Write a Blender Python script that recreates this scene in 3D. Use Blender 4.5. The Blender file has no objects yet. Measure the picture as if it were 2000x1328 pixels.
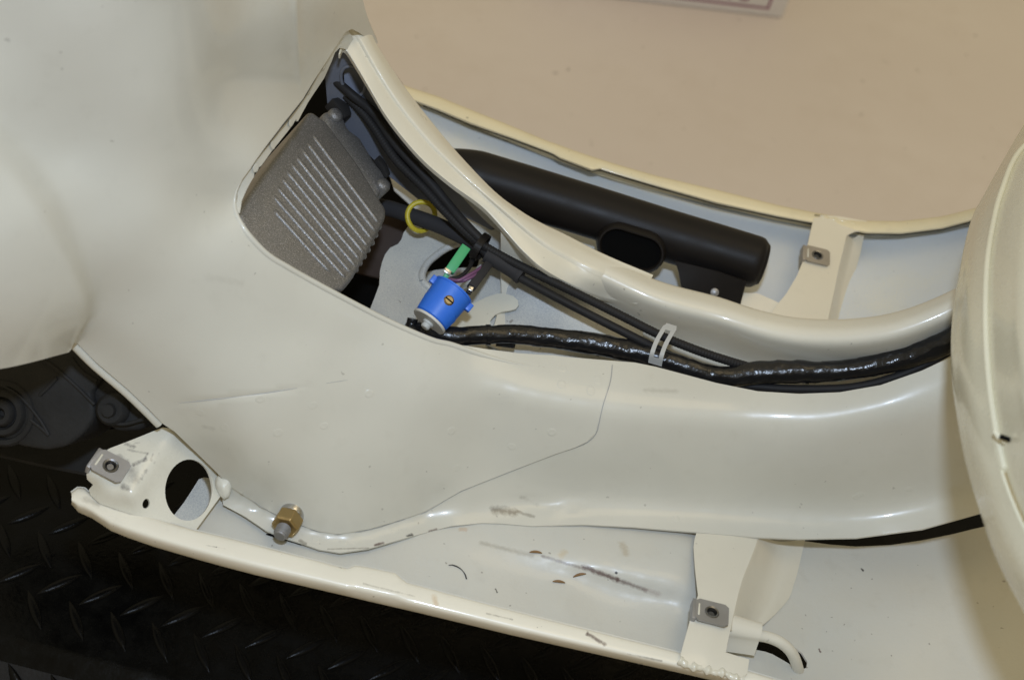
import bpy, bmesh, math, random
import numpy as np
from mathutils import Vector, Matrix, noise
from mathutils.geometry import delaunay_2d_cdt

random.seed(7); np.random.seed(7)
scene = bpy.context.scene
COL = scene.collection

# ------------------------------------------------------------------ camera
PITCH, ROLL, FPX, DIST = math.radians(49), math.radians(14.5), 2844.0, 0.88
AIM = np.array([0, 0, 0.05])
FW = np.array([0, math.cos(PITCH), -math.sin(PITCH)])
_u = np.array([0, math.sin(PITCH), math.cos(PITCH)]); _x = np.array([1.0, 0, 0])
RT = _x*math.cos(ROLL) + _u*math.sin(ROLL)
UP = -_x*math.sin(ROLL) + _u*math.cos(ROLL)
CAM = AIM - FW*DIST
cam_data = bpy.data.cameras.new('camera')
cam = bpy.data.objects.new('camera', cam_data); COL.objects.link(cam)
cam.matrix_world = Matrix(((RT[0], UP[0], -FW[0], CAM[0]), (RT[1], UP[1], -FW[1], CAM[1]),
                           (RT[2], UP[2], -FW[2], CAM[2]), (0, 0, 0, 1)))
cam_data.sensor_width = 36; cam_data.sensor_fit = 'HORIZONTAL'
cam_data.lens = FPX/2000*36
cam_data.clip_start = 0.01; cam_data.clip_end = 50
cam_data.dof.use_dof = True; cam_data.dof.focus_distance = 0.85; cam_data.dof.aperture_fstop = 8.5
scene.camera = cam

# ------------------------------------------------------------------ light
world = bpy.data.worlds.new('World'); scene.world = world; world.use_nodes = True
bg = world.node_tree.nodes['Background']
bg.inputs[0].default_value = (1.0, 0.87, 0.57, 1); bg.inputs[1].default_value = 0.36

wn, wl = world.node_tree.nodes, world.node_tree.links
_tc = wn.new('ShaderNodeTexCoord'); _sp = wn.new('ShaderNodeSeparateXYZ'); _mr = wn.new('ShaderNodeMapRange')
wl.new(_tc.outputs['Generated'], _sp.inputs[0]); wl.new(_sp.outputs['Z'], _mr.inputs[0])   # room light: dim floor, brighter ceiling
_mr.inputs[1].default_value = -1; _mr.inputs[2].default_value = 1; _mr.inputs[3].default_value = 0.07; _mr.inputs[4].default_value = 0.485
wl.new(_mr.outputs[0], bg.inputs[1])

def area_light(name, loc, target, size, power, col, shape='DISK'):
    l = bpy.data.lights.new(name, 'AREA'); l.shape = shape; l.size = size; l.energy = power; l.color = col
    o = bpy.data.objects.new(name, l); COL.objects.link(o); o.location = loc
    d = Vector(target)-Vector(loc); o.rotation_euler = d.to_track_quat('-Z', 'Y').to_euler()
    return o
# the camera's own flash, on top of the lens
area_light('flash_lamp', CAM + UP*0.16 + RT*0.03 - FW*0.02, AIM + np.array([0, .1, 0]), 0.05, 4.9, (0.65, 0.79, 1.0))
# warm workshop lamps under the ceiling
area_light('ceiling_lamp', (0.7, 0.3, 2.6), (0.2, 0.3, 0), 1.2, 8, (1.0, 0.78, 0.45), 'SQUARE')

vs = scene.view_settings
vs.view_transform = 'Standard'; vs.look = 'None'; vs.exposure = 0.0; vs.gamma = 1.0
vs.use_curve_mapping = False
scene.render.engine = 'CYCLES'

# ------------------------------------------------------------------ helpers
def ray(px, py):
    d = FW*FPX + RT*(px-1000) - UP*(py-664)
    return d/np.linalg.norm(d)
def tof(px, py, ax, v):
    d = ray(px, py); i = 'xyz'.index(ax); return (v-CAM[i])/d[i]
def pt(px, py, z=None, y=None, x=None):
    if z is not None: t = tof(px, py, 'z', z)
    elif y is not None: t = tof(px, py, 'y', y)
    else: t = tof(px, py, 'x', x)
    return CAM + ray(px, py)*t

class Skin:
    """smooth surface through measured points (photo position + one known coordinate)"""
    def __init__(s, ctrl, lam=2e-5):
        lam = np.array([c[4] if len(c) > 4 else lam for c in ctrl]); ctrl = [c[:4] for c in ctrl]
        P = np.array([(c[0]/1000, c[1]/1000) for c in ctrl]); n = len(P)
        t = np.array([tof(*c) for c in ctrl])
        K = s.k(np.linalg.norm(P[:, None]-P[None], axis=2)) + np.diag(lam)
        Q = np.hstack([np.ones((n, 1)), P])
        A = np.zeros((n+3, n+3)); A[:n, :n] = K; A[:n, n:] = Q; A[n:, :n] = Q.T
        s.w = np.linalg.solve(A, np.concatenate([t, np.zeros(3)])); s.P = P
    def k(s, r): return np.where(r > 1e-9, r*r*np.log(np.maximum(r, 1e-9)), 0)
    def t(s, px, py):
        q = np.array([px/1000, py/1000]); r = np.linalg.norm(s.P-q, axis=1)
        n = len(s.P)
        return float(s.w[:n] @ s.k(r) + s.w[n] + s.w[n+1]*q[0] + s.w[n+2]*q[1])
    def __call__(s, px, py, off=0.0):
        p = CAM + ray(px, py)*s.t(px, py)
        if off: p = p + s.normal(px, py)*off
        return p
    def normal(s, px, py, h=6):
        a = s(px+h, py)-s(px-h, py); b = s(px, py-h)-s(px, py+h)
        n = np.cross(a, b); n /= np.linalg.norm(n)
        return n if n @ (CAM-s(px, py)) > 0 else -n

def crv(P, n, closed=False):
    """Catmull-Rom through P, n points evenly spaced along it"""
    P = np.array(P, float); m = len(P)
    out = []
    segs = m if closed else m-1
    for i in range(segs):
        if closed: p0, p1, p2, p3 = P[(i-1) % m], P[i], P[(i+1) % m], P[(i+2) % m]
        else:
            p1, p2 = P[i], P[i+1]; p0 = P[i-1] if i > 0 else 2*p1-p2; p3 = P[i+2] if i+2 < m else 2*p2-p1
        for k in range(16):
            t = k/16
            out.append(.5*((2*p1)+(-p0+p2)*t+(2*p0-5*p1+4*p2-p3)*t*t+(-p0+3*p1-3*p2+p3)*t**3))
    out.append(P[0] if closed else P[-1])
    out = np.array(out); L = np.concatenate([[0], np.cumsum(np.linalg.norm(np.diff(out, axis=0), axis=1))])
    s = np.linspace(0, L[-1], n+1 if closed else n)
    r = np.stack([np.interp(s, L, out[:, j]) for j in range(out.shape[1])], 1)
    return r[:-1] if closed else r
def lin(P, step):
    P = np.array(P, float); out = []
    for a, b in zip(P[:-1], P[1:]):
        k = max(1, int(np.ceil(np.linalg.norm(b-a)/step)))
        for i in range(k): out.append(a+(b-a)*i/k)
    out.append(P[-1]); return np.array(out)

def group_of(o, parent):
    if parent is not None:
        o.parent = parent; o.matrix_parent_inverse = parent.matrix_world.inverted() if parent.type != 'EMPTY' else Matrix.Translation(-parent.location)
def mk(name, V, F, mat, parent=None, smooth=True, ang=38, label=None):
    me = bpy.data.meshes.new(name)
    me.from_pydata([tuple(map(float, v)) for v in V], [], [tuple(map(int, f)) for f in F]); me.update()
    if smooth:
        me.polygons.foreach_set('use_smooth', [True]*len(me.polygons))
        me.set_sharp_from_angle(angle=math.radians(ang))
    if mat: me.materials.append(mat)
    o = bpy.data.objects.new(name, me); COL.objects.link(o)
    group_of(o, parent)
    if label: o['label'] = label
    return o
def tag(o, label, cat, group=None):
    o['label'] = label; o['category'] = cat
    if group: o['group'] = group
    return o
def thing(name, label, cat, loc=(0, 0, 0), group=None):
    o = bpy.data.objects.new(name, None); COL.objects.link(o); o.location = Vector([float(c) for c in loc]); o.empty_display_size = .01
    return tag(o, label, cat, group)
def structure(o): o['kind'] = 'structure'; return o

def thicken(V, F, th, outward=None):
    """give a one-sided sheet a back and a rim; V faces the camera"""
    V = np.array(V); F = [tuple(f) for f in F]
    N = np.zeros_like(V)
    FF = []
    for f in F:
        p = V[list(f)]; n = np.cross(p[1]-p[0], p[2]-p[0])
        N[list(f)] += n; FF.append(f)
    ln = np.linalg.norm(N, axis=1); ln[ln == 0] = 1; N /= ln[:, None]
    n0 = len(V); V2 = np.vstack([V, V-N*th])
    edges = {}
    for f in FF:
        for a, b in zip(f, f[1:]+f[:1]): edges[(a, b)] = edges.get((a, b), 0)+1
    R = [(b, a, a+n0, b+n0) for (a, b) in edges if (b, a) not in edges]
    G = FF + [tuple(i+n0 for i in f[::-1]) for f in FF] + R
    return V2, G

def inpoly(pts, poly):
    x, y = pts[:, 0], pts[:, 1]; r = np.zeros(len(pts), bool); m = len(poly)
    for i in range(m):
        x1, y1 = poly[i]; x2, y2 = poly[(i+1) % m]
        c = ((y1 > y) != (y2 > y))
        with np.errstate(divide='ignore', invalid='ignore'):
            r ^= c & (x < (x2-x1)*(y-y1)/(y2-y1+1e-12)+x1)
    return r
def ell(cx, cy, a, b, rot=0, n=28):
    r = math.radians(rot)
    return [(cx+a*math.cos(t)*math.cos(r)-b*math.sin(t)*math.sin(r), cy+a*math.cos(t)*math.sin(r)+b*math.sin(t)*math.cos(r))
            for t in np.linspace(0, 2*math.pi, n, endpoint=False)]
def sheet(name, outline, skin, mat, parent=None, off=0.0, th=0.0011, holes=(), step=16, grooves=(), bumpfn=None, label=None):
    """a pressed metal sheet: outline given on the photo, lying on a skin, with real thickness"""
    ol = lin(list(outline)+[outline[0]], step)[:-1]
    pts = [tuple(p) for p in ol]; edges = [(i, (i+1) % len(ol)) for i in range(len(ol))]
    hs = []
    for h in holes:
        h2 = lin(list(h)+[h[0]], step*.6)[:-1]; b = len(pts); hs.append(np.array(h2))
        pts += [tuple(p) for p in h2]; edges += [(b+i, b+(i+1) % len(h2)) for i in range(len(h2))]
    gd = {}
    for (line, hw, dep) in grooves:
        c = crv(line, max(6, int(sum(np.linalg.norm(np.diff(np.array(line), axis=0), axis=1))/9)))
        d = np.gradient(c, axis=0); d /= np.linalg.norm(d, axis=1)[:, None]; nn = np.stack([-d[:, 1], d[:, 0]], 1)
        for s in (-1, 0, 1):
            b = len(pts); q = c+nn*hw*s
            pts += [tuple(p) for p in q]; edges += [(b+i, b+i+1) for i in range(len(q)-1)]
            if s == 0:
                for i in range(len(q)): gd[(round(q[i][0], 2), round(q[i][1], 2))] = dep*min(1, 4*i/len(q), 4*(len(q)-1-i)/len(q))
    x0, y0 = ol.min(0); x1, y1 = ol.max(0)
    g = np.array([(x+(step*.5 if k % 2 else 0), y) for k, y in enumerate(np.arange(y0, y1, step*.87)) for x in np.arange(x0, x1, step)])
    ok = inpoly(g, ol)
    for h in hs: ok &= ~inpoly(g, h)
    allb = np.array(pts)
    g = g[ok]
    if len(g):
        dm = np.array([np.min(np.abs(allb-p).max(1)) for p in g]); g = g[dm > step*.45]
        pts += [tuple(p) for p in g]
    vo, eo, fo, *_ = delaunay_2d_cdt([Vector(p) for p in pts], edges, [], 0, 1e-4)
    vo = np.array([tuple(v) for v in vo]); tri = np.array([tuple(f) for f in fo])
    c = vo[tri].mean(1); k = inpoly(c, ol)
    for h in hs: k &= ~inpoly(c, h)
    tri = tri[k]
    used = np.unique(tri); mp = -np.ones(len(vo), int); mp[used] = np.arange(len(used)); vo = vo[used]; tri = mp[tri]
    V = []
    for p in vo:
        o = off + gd.get((round(p[0], 2), round(p[1], 2)), 0.0)
        if bumpfn: o += bumpfn(p[0], p[1])
        V.append(skin(p[0], p[1], o))
    V = np.array(V)
    F = []
    for a, b, c2 in tri:
        n = np.cross(V[b]-V[a], V[c2]-V[a])
        F.append((a, b, c2) if n @ (CAM-V[a]) > 0 else (a, c2, b))
    V, F = thicken(V, F, th)
    return mk(name, V, F, mat, parent, ang=50, label=label)

def loft(name, rows, mat, parent=None, nu=60, sub=5, th=0.0, flip=False, close=False, label=None, smoothrows=True):
    R = np.array([crv(r, nu) if len(r) != nu else np.array(r) for r in rows])
    if sub > 1:
        n = (len(rows)-1)*sub+1
        cols = []
        for j in range(nu):
            P = R[:, j]; out = []
            for i in range(len(P)-1):
                p1, p2 = P[i], P[i+1]; p0 = P[i-1] if i else 2*p1-p2; p3 = P[i+2] if i+2 < len(P) else 2*p2-p1
                for k in range(sub):
                    t = k/sub; out.append(.5*((2*p1)+(-p0+p2)*t+(2*p0-5*p1+4*p2-p3)*t*t+(-p0+3*p1-3*p2+p3)*t**3))
            out.append(P[-1]); cols.append(out)
        R = np.array(cols).transpose(1, 0, 2)
    m = len(R); V = R.reshape(-1, 3)
    F = []
    for i in range(m-1):
        for j in range(nu-1):
            q = (i*nu+j, i*nu+j+1, (i+1)*nu+j+1, (i+1)*nu+j)
            F.append(q)
    tot = 0
    for f in F[::7]:
        n = np.cross(V[f[1]]-V[f[0]], V[f[2]]-V[f[0]]); tot += n @ (CAM-V[f[0]])
    if tot < 0: F = [f[::-1] for f in F]
    if th: V, F = thicken(V, F, th)
    return mk(name, V, F, mat, parent, ang=50, label=label)

def frames(C):
    T = np.gradient(C, axis=0); T /= np.linalg.norm(T, axis=1)[:, None]
    ref = np.array([0, 0, 1.0]) if abs(T[0][2]) < .9 else np.array([1.0, 0, 0])
    n = np.cross(T[0], ref); n /= np.linalg.norm(n); out = []
    for t in T:
        n = n-t*(n @ t); n /= np.linalg.norm(n); out.append((t, n, np.cross(t, n)))
    return out
def tube_geo(P, rad, seg=14, n=40, cap=True, wob=None, smooth=True):
    C = crv(P, n) if smooth else np.array(P); n = len(C); fr = frames(C)
    V = []
    for i, (c, (t, a, b)) in enumerate(zip(C, fr)):
        r = rad(i/(n-1)) if callable(rad) else rad
        for k in range(seg):
            th = 2*math.pi*k/seg; rr = r*(1+(wob(i/(n-1), th) if wob else 0))
            V.append(c+(a*math.cos(th)+b*math.sin(th))*rr)
    F = [(i*seg+k, i*seg+(k+1) % seg, (i+1)*seg+(k+1) % seg, (i+1)*seg+k) for i in range(n-1) for k in range(seg)]
    if cap: F += [tuple(range(seg))[::-1], tuple((n-1)*seg+k for k in range(seg))]
    return V, F
def tube(name, P, rad, mat, parent=None, seg=14, n=40, cap=True, wob=None, label=None, smooth=True):
    V, F = tube_geo(P, rad, seg, n, cap, wob, smooth)
    return mk(name, V, F, mat, parent, label=label, ang=60)

def prism_geo(poly, O, U, W, N, depth, bev=0.0, seg=3):
    """polygon poly in the plane (O;U,W), its face at O, body going back along -N"""
    bm = bmesh.new()
    O, U, W, N = map(np.array, (O, U, W, N))
    top = [bm.verts.new(tuple(O+U*a+W*b)) for a, b in poly]
    bot = [bm.verts.new(tuple(O+U*a+W*b-N*depth)) for a, b in poly]
    m = len(poly)
    bm.faces.new(top); bm.faces.new(bot[::-1])
    for i in range(m): bm.faces.new((top[i], bot[i], bot[(i+1) % m], top[(i+1) % m]))
    bmesh.ops.recalc_face_normals(bm, faces=bm.faces)
    if bev:
        ed = [e for e in bm.edges]
        bmesh.ops.bevel(bm, geom=ed, offset=bev, segments=seg, profile=.5, affect='EDGES', clamp_overlap=True)
    bm.verts.ensure_lookup_table(); bm.verts.index_update()
    V = [tuple(v.co) for v in bm.verts]; F = [tuple(v.index for v in f.verts) for f in bm.faces]; bm.free()
    return V, F
def prism(name, poly, O, U, W, N, depth, mat, parent=None, bev=0.0, seg=3, label=None, ang=38):
    V, F = prism_geo(poly, O, U, W, N, depth, bev, seg)
    return mk(name, V, F, mat, parent, label=label, ang=ang)
def merge(*geos):
    V, F = [], []
    for v, f in geos:
        b = len(V); V += [tuple(x) for x in v]; F += [tuple(i+b for i in q) for q in f]
    return V, F
def unit(v): v = np.array(v, float); return v/np.linalg.norm(v)
def lathe_geo(prof, O, A, seg=28, ref=None, cap=True):
    """prof: (distance along axis A, radius) list"""
    A = unit(A); r = np.array([1, 0, 0.0]) if ref is None else np.array(ref)
    a = unit(r-A*(r @ A)) if abs(r @ A) < .95 else unit(np.cross(A, [0, 0, 1])); b = np.cross(A, a)
    V = []; n = len(prof)
    for d, rr in prof:
        for k in range(seg):
            th = 2*math.pi*k/seg; V.append(np.array(O)+A*d+(a*math.cos(th)+b*math.sin(th))*max(rr, 1e-6))
    F = [(i*seg+k, i*seg+(k+1) % seg, (i+1)*seg+(k+1) % seg, (i+1)*seg+k) for i in range(n-1) for k in range(seg)]
    if cap: F += [tuple(range(seg))[::-1], tuple((n-1)*seg+k for k in range(seg))]
    return V, F
def lathe(name, prof, O, A, mat, parent=None, seg=28, label=None, ang=35, cap=True):
    V, F = lathe_geo(prof, O, A, seg, None, cap); return mk(name, V, F, mat, parent, label=label, ang=ang)

# ------------------------------------------------------------------ materials
def mat(name, base, rough=.5, metal=0.0, coat=0.0, spec=.5):
    m = bpy.data.materials.new(name); m.use_nodes = True
    b = m.node_tree.nodes['Principled BSDF']
    b.inputs['Base Color'].default_value = (*base, 1); b.inputs['Roughness'].default_value = rough
    b.inputs['Metallic'].default_value = metal; b.inputs['Coat Weight'].default_value = coat
    b.inputs['Specular IOR Level'].default_value = spec
    return m
def nodes_of(m): nt = m.node_tree; return nt, nt.nodes, nt.links, nt.nodes['Principled BSDF']
def pos_noise(m, scale, detail=4, rough=.55):
    nt, N, L, b = nodes_of(m)
    g = N.new('ShaderNodeNewGeometry'); t = N.new('ShaderNodeTexNoise'); t.inputs['Scale'].default_value = scale
    t.inputs['Detail'].default_value = detail; t.inputs['Roughness'].default_value = rough
    L.new(g.outputs['Position'], t.inputs['Vector']); return t.outputs['Fac']
def ramp(m, fac, stops):
    nt, N, L, b = nodes_of(m); r = N.new('ShaderNodeValToRGB'); e = r.color_ramp.elements
    while len(e) < len(stops): e.new(.5)
    for el, (p, c) in zip(e, stops): el.position = p; el.color = (*c, 1) if len(c) == 3 else c
    L.new(fac, r.inputs[0]); return r.outputs[0]
def mixc(m, fac, a, b2, blend='MIX'):
    nt, N, L, b = nodes_of(m); x = N.new('ShaderNodeMix'); x.data_type = 'RGBA'; x.blend_type = blend
    for s, v in ((0, fac), (6, a), (7, b2)):
        if isinstance(v, bpy.types.NodeSocket): L.new(v, x.inputs[s])
        elif s == 0: x.inputs[0].default_value = v
        else: x.inputs[s].default_value = (*v, 1)
    return x.outputs[2]
def math_(m, op, a, b2=0.0):
    nt, N, L, b = nodes_of(m); x = N.new('ShaderNodeMath'); x.operation = op
    for i, v in enumerate((a, b2)):
        if isinstance(v, bpy.types.NodeSocket): L.new(v, x.inputs[i])
        else: x.inputs[i].default_value = v
    return x.outputs[0]
def bump(m, hsock, strength, dist=.001):
    nt, N, L, b = nodes_of(m); x = N.new('ShaderNodeBump'); x.inputs['Strength'].default_value = strength
    x.inputs['Distance'].default_value = dist; L.new(hsock, x.inputs['Height'])
    L.new(x.outputs[0], b.inputs['Normal']); return x
def capsule(m, a, b2, r, soft, nz=None, namp=0.0):
    """1 inside a stroke from a to b2 (world points), 0 outside"""
    nt, N, L, bb = nodes_of(m)
    g = N.new('ShaderNodeNewGeometry')
    def vm(op, x, y=None):
        n = N.new('ShaderNodeVectorMath'); n.operation = op
        for i, v in enumerate((x, y)):
            if v is None: continue
            if isinstance(v, bpy.types.NodeSocket): L.new(v, n.inputs[i])
            else: n.inputs[i].default_value = tuple(float(q) for q in v)
        return n
    d = np.array(b2)-np.array(a); l2 = float(d @ d)+1e-12
    pa = vm('SUBTRACT', g.outputs['Position'], a)
    dt = vm('DOT_PRODUCT', pa.outputs[0], d)
    h = N.new('ShaderNodeMath'); h.operation = 'DIVIDE'; L.new(dt.outputs['Value'], h.inputs[0]); h.inputs[1].default_value = l2; h.use_clamp = True
    s = vm('SCALE', d); L.new(h.outputs[0], s.inputs['Scale'])
    e = vm('SUBTRACT', pa.outputs[0], s.outputs[0]); ln = vm('LENGTH', e.outputs[0])
    v = ln.outputs['Value']
    if nz is not None: v = math_(m, 'ADD', v, math_(m, 'MULTIPLY', math_(m, 'SUBTRACT', nz, .5), namp))
    mr = N.new('ShaderNodeMapRange'); mr.inputs[1].default_value = r-soft; mr.inputs[2].default_value = r+soft
    mr.inputs[3].default_value = 1; mr.inputs[4].default_value = 0; L.new(v, mr.inputs[0])
    return mr.outputs[0]

CREAM = (0.69, 0.66, 0.55)
def paint(name, base=CREAM, rough=.34, peel=.10, dirt=.5, stains=(), spray=None, spray_amt=0.0):
    m = mat(name, base, rough, 0, .35, .4); m.node_tree.nodes['Principled BSDF'].inputs['Coat Roughness'].default_value = .09
    nt, N, L, b = nodes_of(m)
    big = pos_noise(m, 14, 3); mid = pos_noise(m, 90, 5); fine = pos_noise(m, 520, 3)
    col = mixc(m, ramp(m, big, [(.35, (0, 0, 0)), (.7, (1, 1, 1))]), tuple(c*.955 for c in base), tuple(min(1, c*1.02) for c in base))
    if spray:
        sp = pos_noise(m, 1500, 2); big2 = pos_noise(m, 22, 2)
        f = math_(m, 'ADD', math_(m, 'MULTIPLY', sp, .8), math_(m, 'MULTIPLY', big2, .8))
        f = ramp(m, f, [(.62-spray_amt, (0, 0, 0)), (.95-spray_amt, (1, 1, 1))])
        col = mixc(m, f, col, spray)
    # light handling grime, small specks
    sm = ramp(m, mid, [(.58, (0, 0, 0)), (.80, (1, 1, 1))])
    col = mixc(m, math_(m, 'MULTIPLY', sm, .16*dirt), col, (.30, .27, .21))
    speck = pos_noise(m, 240, 1); s2 = ramp(m, speck, [(.80-.045*dirt, (0, 0, 0)), (.82-.045*dirt, (1, 1, 1))])
    col = mixc(m, math_(m, 'MULTIPLY', s2, .65*dirt), col, (.12, .10, .08))
    if stains:
        nz = pos_noise(m, 420, 5, .7)
        for (a, b2, r, soft, c, k) in stains:
            f = capsule(m, a, b2, r, soft, nz, r*3.2)
            col = mixc(m, math_(m, 'MULTIPLY', f, k), col, c)
    L.new(col, b.inputs['Base Color'])
    rr = N.new('ShaderNodeMapRange'); rr.inputs[3].default_value = rough-.05; rr.inputs[4].default_value = rough+.1
    L.new(mid, rr.inputs[0]); L.new(rr.outputs[0], b.inputs['Roughness'])
    h = math_(m, 'ADD', math_(m, 'MULTIPLY', fine, .5), math_(m, 'MULTIPLY', pos_noise(m, 170, 2), .9))
    bump(m, h, peel, .0006)
    return m
def rubber(name, base, rough, nscale=300, bstr=.25, var=.35, dist=.0006):
    m = mat(name, base, rough, spec=.16 if max(base) < .06 else .5); nt, N, L, b = nodes_of(m)
    n1 = pos_noise(m, nscale, 4); n2 = pos_noise(m, 45, 5)
    col = mixc(m, n2, tuple(c*(1-var) for c in base), tuple(c*(1+var) for c in base))
    L.new(col, b.inputs['Base Color']); bump(m, n1, bstr, dist)
    rr = N.new('ShaderNodeMapRange'); rr.inputs[3].default_value = max(.02, rough-.12); rr.inputs[4].default_value = rough+.15
    L.new(n2, rr.inputs[0]); L.new(rr.outputs[0], b.inputs['Roughness'])
    return m

M = {}
M['primer'] = paint('primer_paint', (.64, .635, .58), .45, .16, .9, spray=(.42, .43, .43), spray_amt=-.04)
M['overspray'] = paint('overspray_paint', (.58, .575, .50), .38, .18, .6, spray=(.40, .42, .42), spray_amt=-.02)
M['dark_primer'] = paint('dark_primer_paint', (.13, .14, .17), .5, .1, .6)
M['cream'] = paint('cream_enamel')
M['cream_lip'] = paint('cream_enamel_lip', (.74, .67, .47), .30, .08, .9)
M['weld'] = paint('painted_weld', CREAM, .16, .5, .3)
M['black_plastic'] = rubber('black_plastic', (.013, .011, .010), .42, 900, .08, .2)
M['rubber'] = rubber('black_rubber', (.022, .021, .021), .55, 500, .2)
M['casting'] = rubber('dark_casting', (.024, .0235, .023), .58, 260, .4, .5, .001)
M['hose'] = rubber('hose_rubber', (.035, .034, .036), .68, 400, .2, .2)
M['void'] = mat('dark_void', (.002, .002, .002), .9, spec=.1)
M['tape'] = rubber('vinyl_tape', (.009, .009, .010), .21, 150, .7, .2, .0013)
M['blue'] = rubber('blue_plastic', (.03, .165, .72), .38, 500, .08, .12)
M['green'] = rubber('green_plastic', (.05, .36, .15), .42, 500, .1, .1)
M['yellow'] = rubber('yellow_rubber', (.58, .47, .035), .4, 200, .1, .25)
M['purple'] = rubber('purple_wire', (.16, .07, .15), .4, 500, .05, .1)
M['steel'] = rubber('bright_steel', (.55, .55, .56), .22, 300, .05, .1); M['steel'].node_tree.nodes['Principled BSDF'].inputs['Metallic'].default_value = 1
M['zinc'] = rubber('dull_zinc', (.36, .36, .37), .48, 350, .15, .2); M['zinc'].node_tree.nodes['Principled BSDF'].inputs['Metallic'].default_value = .75
M['zinc_warm'] = rubber('dull_zinc_warm', (.40, .36, .31), .5, 350, .15, .2); M['zinc_warm'].node_tree.nodes['Principled BSDF'].inputs['Metallic'].default_value = .6
M['brass'] = rubber('yellow_zinc', (.44, .32, .15), .40, 260, .12, .3); M['brass'].node_tree.nodes['Principled BSDF'].inputs['Metallic'].default_value = 1
M['barrel'] = rubber('dark_steel', (.25, .25, .26), .3, 300, .2, .3); M['barrel'].node_tree.nodes['Principled BSDF'].inputs['Metallic'].default_value = 1
M['grey_strap'] = rubber('grey_strap', (.42, .42, .40), .5, 400, .1, .1)
M['white_plastic'] = rubber('white_plastic', (.62, .61, .56), .4, 400, .05, .06)
M['husk'] = rubber('brown_husk', (.22, .12, .04), .5, 900, .3, .4)
M['fibre'] = mat('dark_fibre', (.05, .045, .04), .7)
M['tape'].node_tree.nodes['Principled BSDF'].inputs['Specular IOR Level'].default_value = .5
# ribbed case: sparkling grey lacquer
m = rubber('grey_lacquer', (.21, .204, .20), .40, 1100, .7, .2, .0005); M['case'] = m
m.node_tree.nodes['Principled BSDF'].inputs['Metallic'].default_value = .6
nt, N, L, b = nodes_of(m); L.new(ramp(m, pos_noise(m, 1300, 2), [(.3, (.17, .166, .164)), (.55, (.235, .23, .225)), (.75, (.42, .41, .41))]), b.inputs['Base Color'])

m = mat('black_plate', (.004, .004, .004), .36, spec=.12); M['plate'] = m
nt, N, L, b = nodes_of(m); n2 = pos_noise(m, 60, 6, .7)
L.new(ramp(m, n2, [(.3, (.16, .16, .16)), (.75, (.40, .40, .40))]), b.inputs['Roughness']); bump(m, pos_noise(m, 300, 4), .25, .0008)
L.new(ramp(m, n2, [(.3, (.0015, .0015, .0015)), (.8, (.005, .005, .0045))]), b.inputs['Base Color'])

M['tread'] = rubber('worn_black_paint', (.003, .003, .003), .26, 500, .3, .4); M['tread'].node_tree.nodes['Principled BSDF'].inputs['Specular IOR Level'].default_value = .15
m = mat('workshop_floor_coat', (.50, .41, .33), .5); M['floor'] = m
nt, N, L, b = nodes_of(m)
c1 = mixc(m, ramp(m, pos_noise(m, 2.2, 4), [(.35, (0, 0, 0)), (.7, (1, 1, 1))]), (.76, .675, .625), (.83, .75, .705))
c1 = mixc(m, math_(m, 'MULTIPLY', ramp(m, pos_noise(m, 9, 6, .7), [(.5, (0, 0, 0)), (.8, (1, 1, 1))]), .25), c1, (.60, .50, .42))
c1 = mixc(m, math_(m, 'MULTIPLY', ramp(m, pos_noise(m, 75, 2), [(.735, (0, 0, 0)), (.77, (1, 1, 1))]), .7), c1, (.12, .09, .06))
L.new(c1, b.inputs['Base Color']); bump(m, pos_noise(m, 60, 3), .05)
M['card'] = rubber('white_card', (.80, .77, .76), .6, 120, .1, .05)
M['print'] = mat('purple_print', (.30, .10, .17), .6)

# ================================================================== the setting
V = [(-4, -4, -.38), (5, -4, -.38), (5, 6, -.38), (-4, 6, -.38)]
structure(mk('workshop_floor', V, [(0, 1, 2, 3)], M['floor'], smooth=False))

# cardboard box standing on the floor
fz = -.38
pa, pb = pt(1150, -6, z=fz), pt(1528, 38, z=fz)
ux = unit(pb-pa); wy = np.array([-ux[1], ux[0], 0.0])
bx = thing('cardboard_box', 'white printed cardboard box with purple frame line on the beige floor', 'box', pb)
o0 = pb-ux*.34
prism('carton', [(0, 0), (.34, 0), (.34, .24), (0, .24)], o0+np.array([0, 0, .2]), ux, wy, (0, 0, 1), .1985, M['card'], bx, .002, 2)
def onbox(a, b2, e=.0006): return o0 - wy*e + ux*a + np.array([0, 0, b2])
def strip(a0, a1, b0, b1): return ([onbox(a0, b0), onbox(a1, b0), onbox(a1, b1), onbox(a0, b1)], [(0, 1, 2, 3)])
mk('printed_frame', *merge(strip(.02, .318, .0125, .0155), strip(.315, .318, .0155, .17), strip(.02, .023, .0155, .17), strip(.025, .313, .165, .17)), M['print'], bx, smooth=False)
fc = bpy.data.curves.new('lettering', 'FONT'); fc.body = 'IMPORTS'; fc.size = .035; fc.align_x = 'RIGHT'; fc.extrude = .0002
lt = bpy.data.objects.new('lettering', fc); COL.objects.link(lt)
dg = bpy.context.evaluated_depsgraph_get(); lme = bpy.data.meshes.new_from_object(lt.evaluated_get(dg)); bpy.data.objects.remove(lt)
lme.materials.clear(); lme.materials.append(M['print'])
for v in lme.vertices:
    q = onbox(.290+v.co.x, .0215+v.co.y, .0006+v.co.z); v.co = q
lo = bpy.data.objects.new('lettering', lme); COL.objects.link(lo); group_of(lo, bx)

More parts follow.
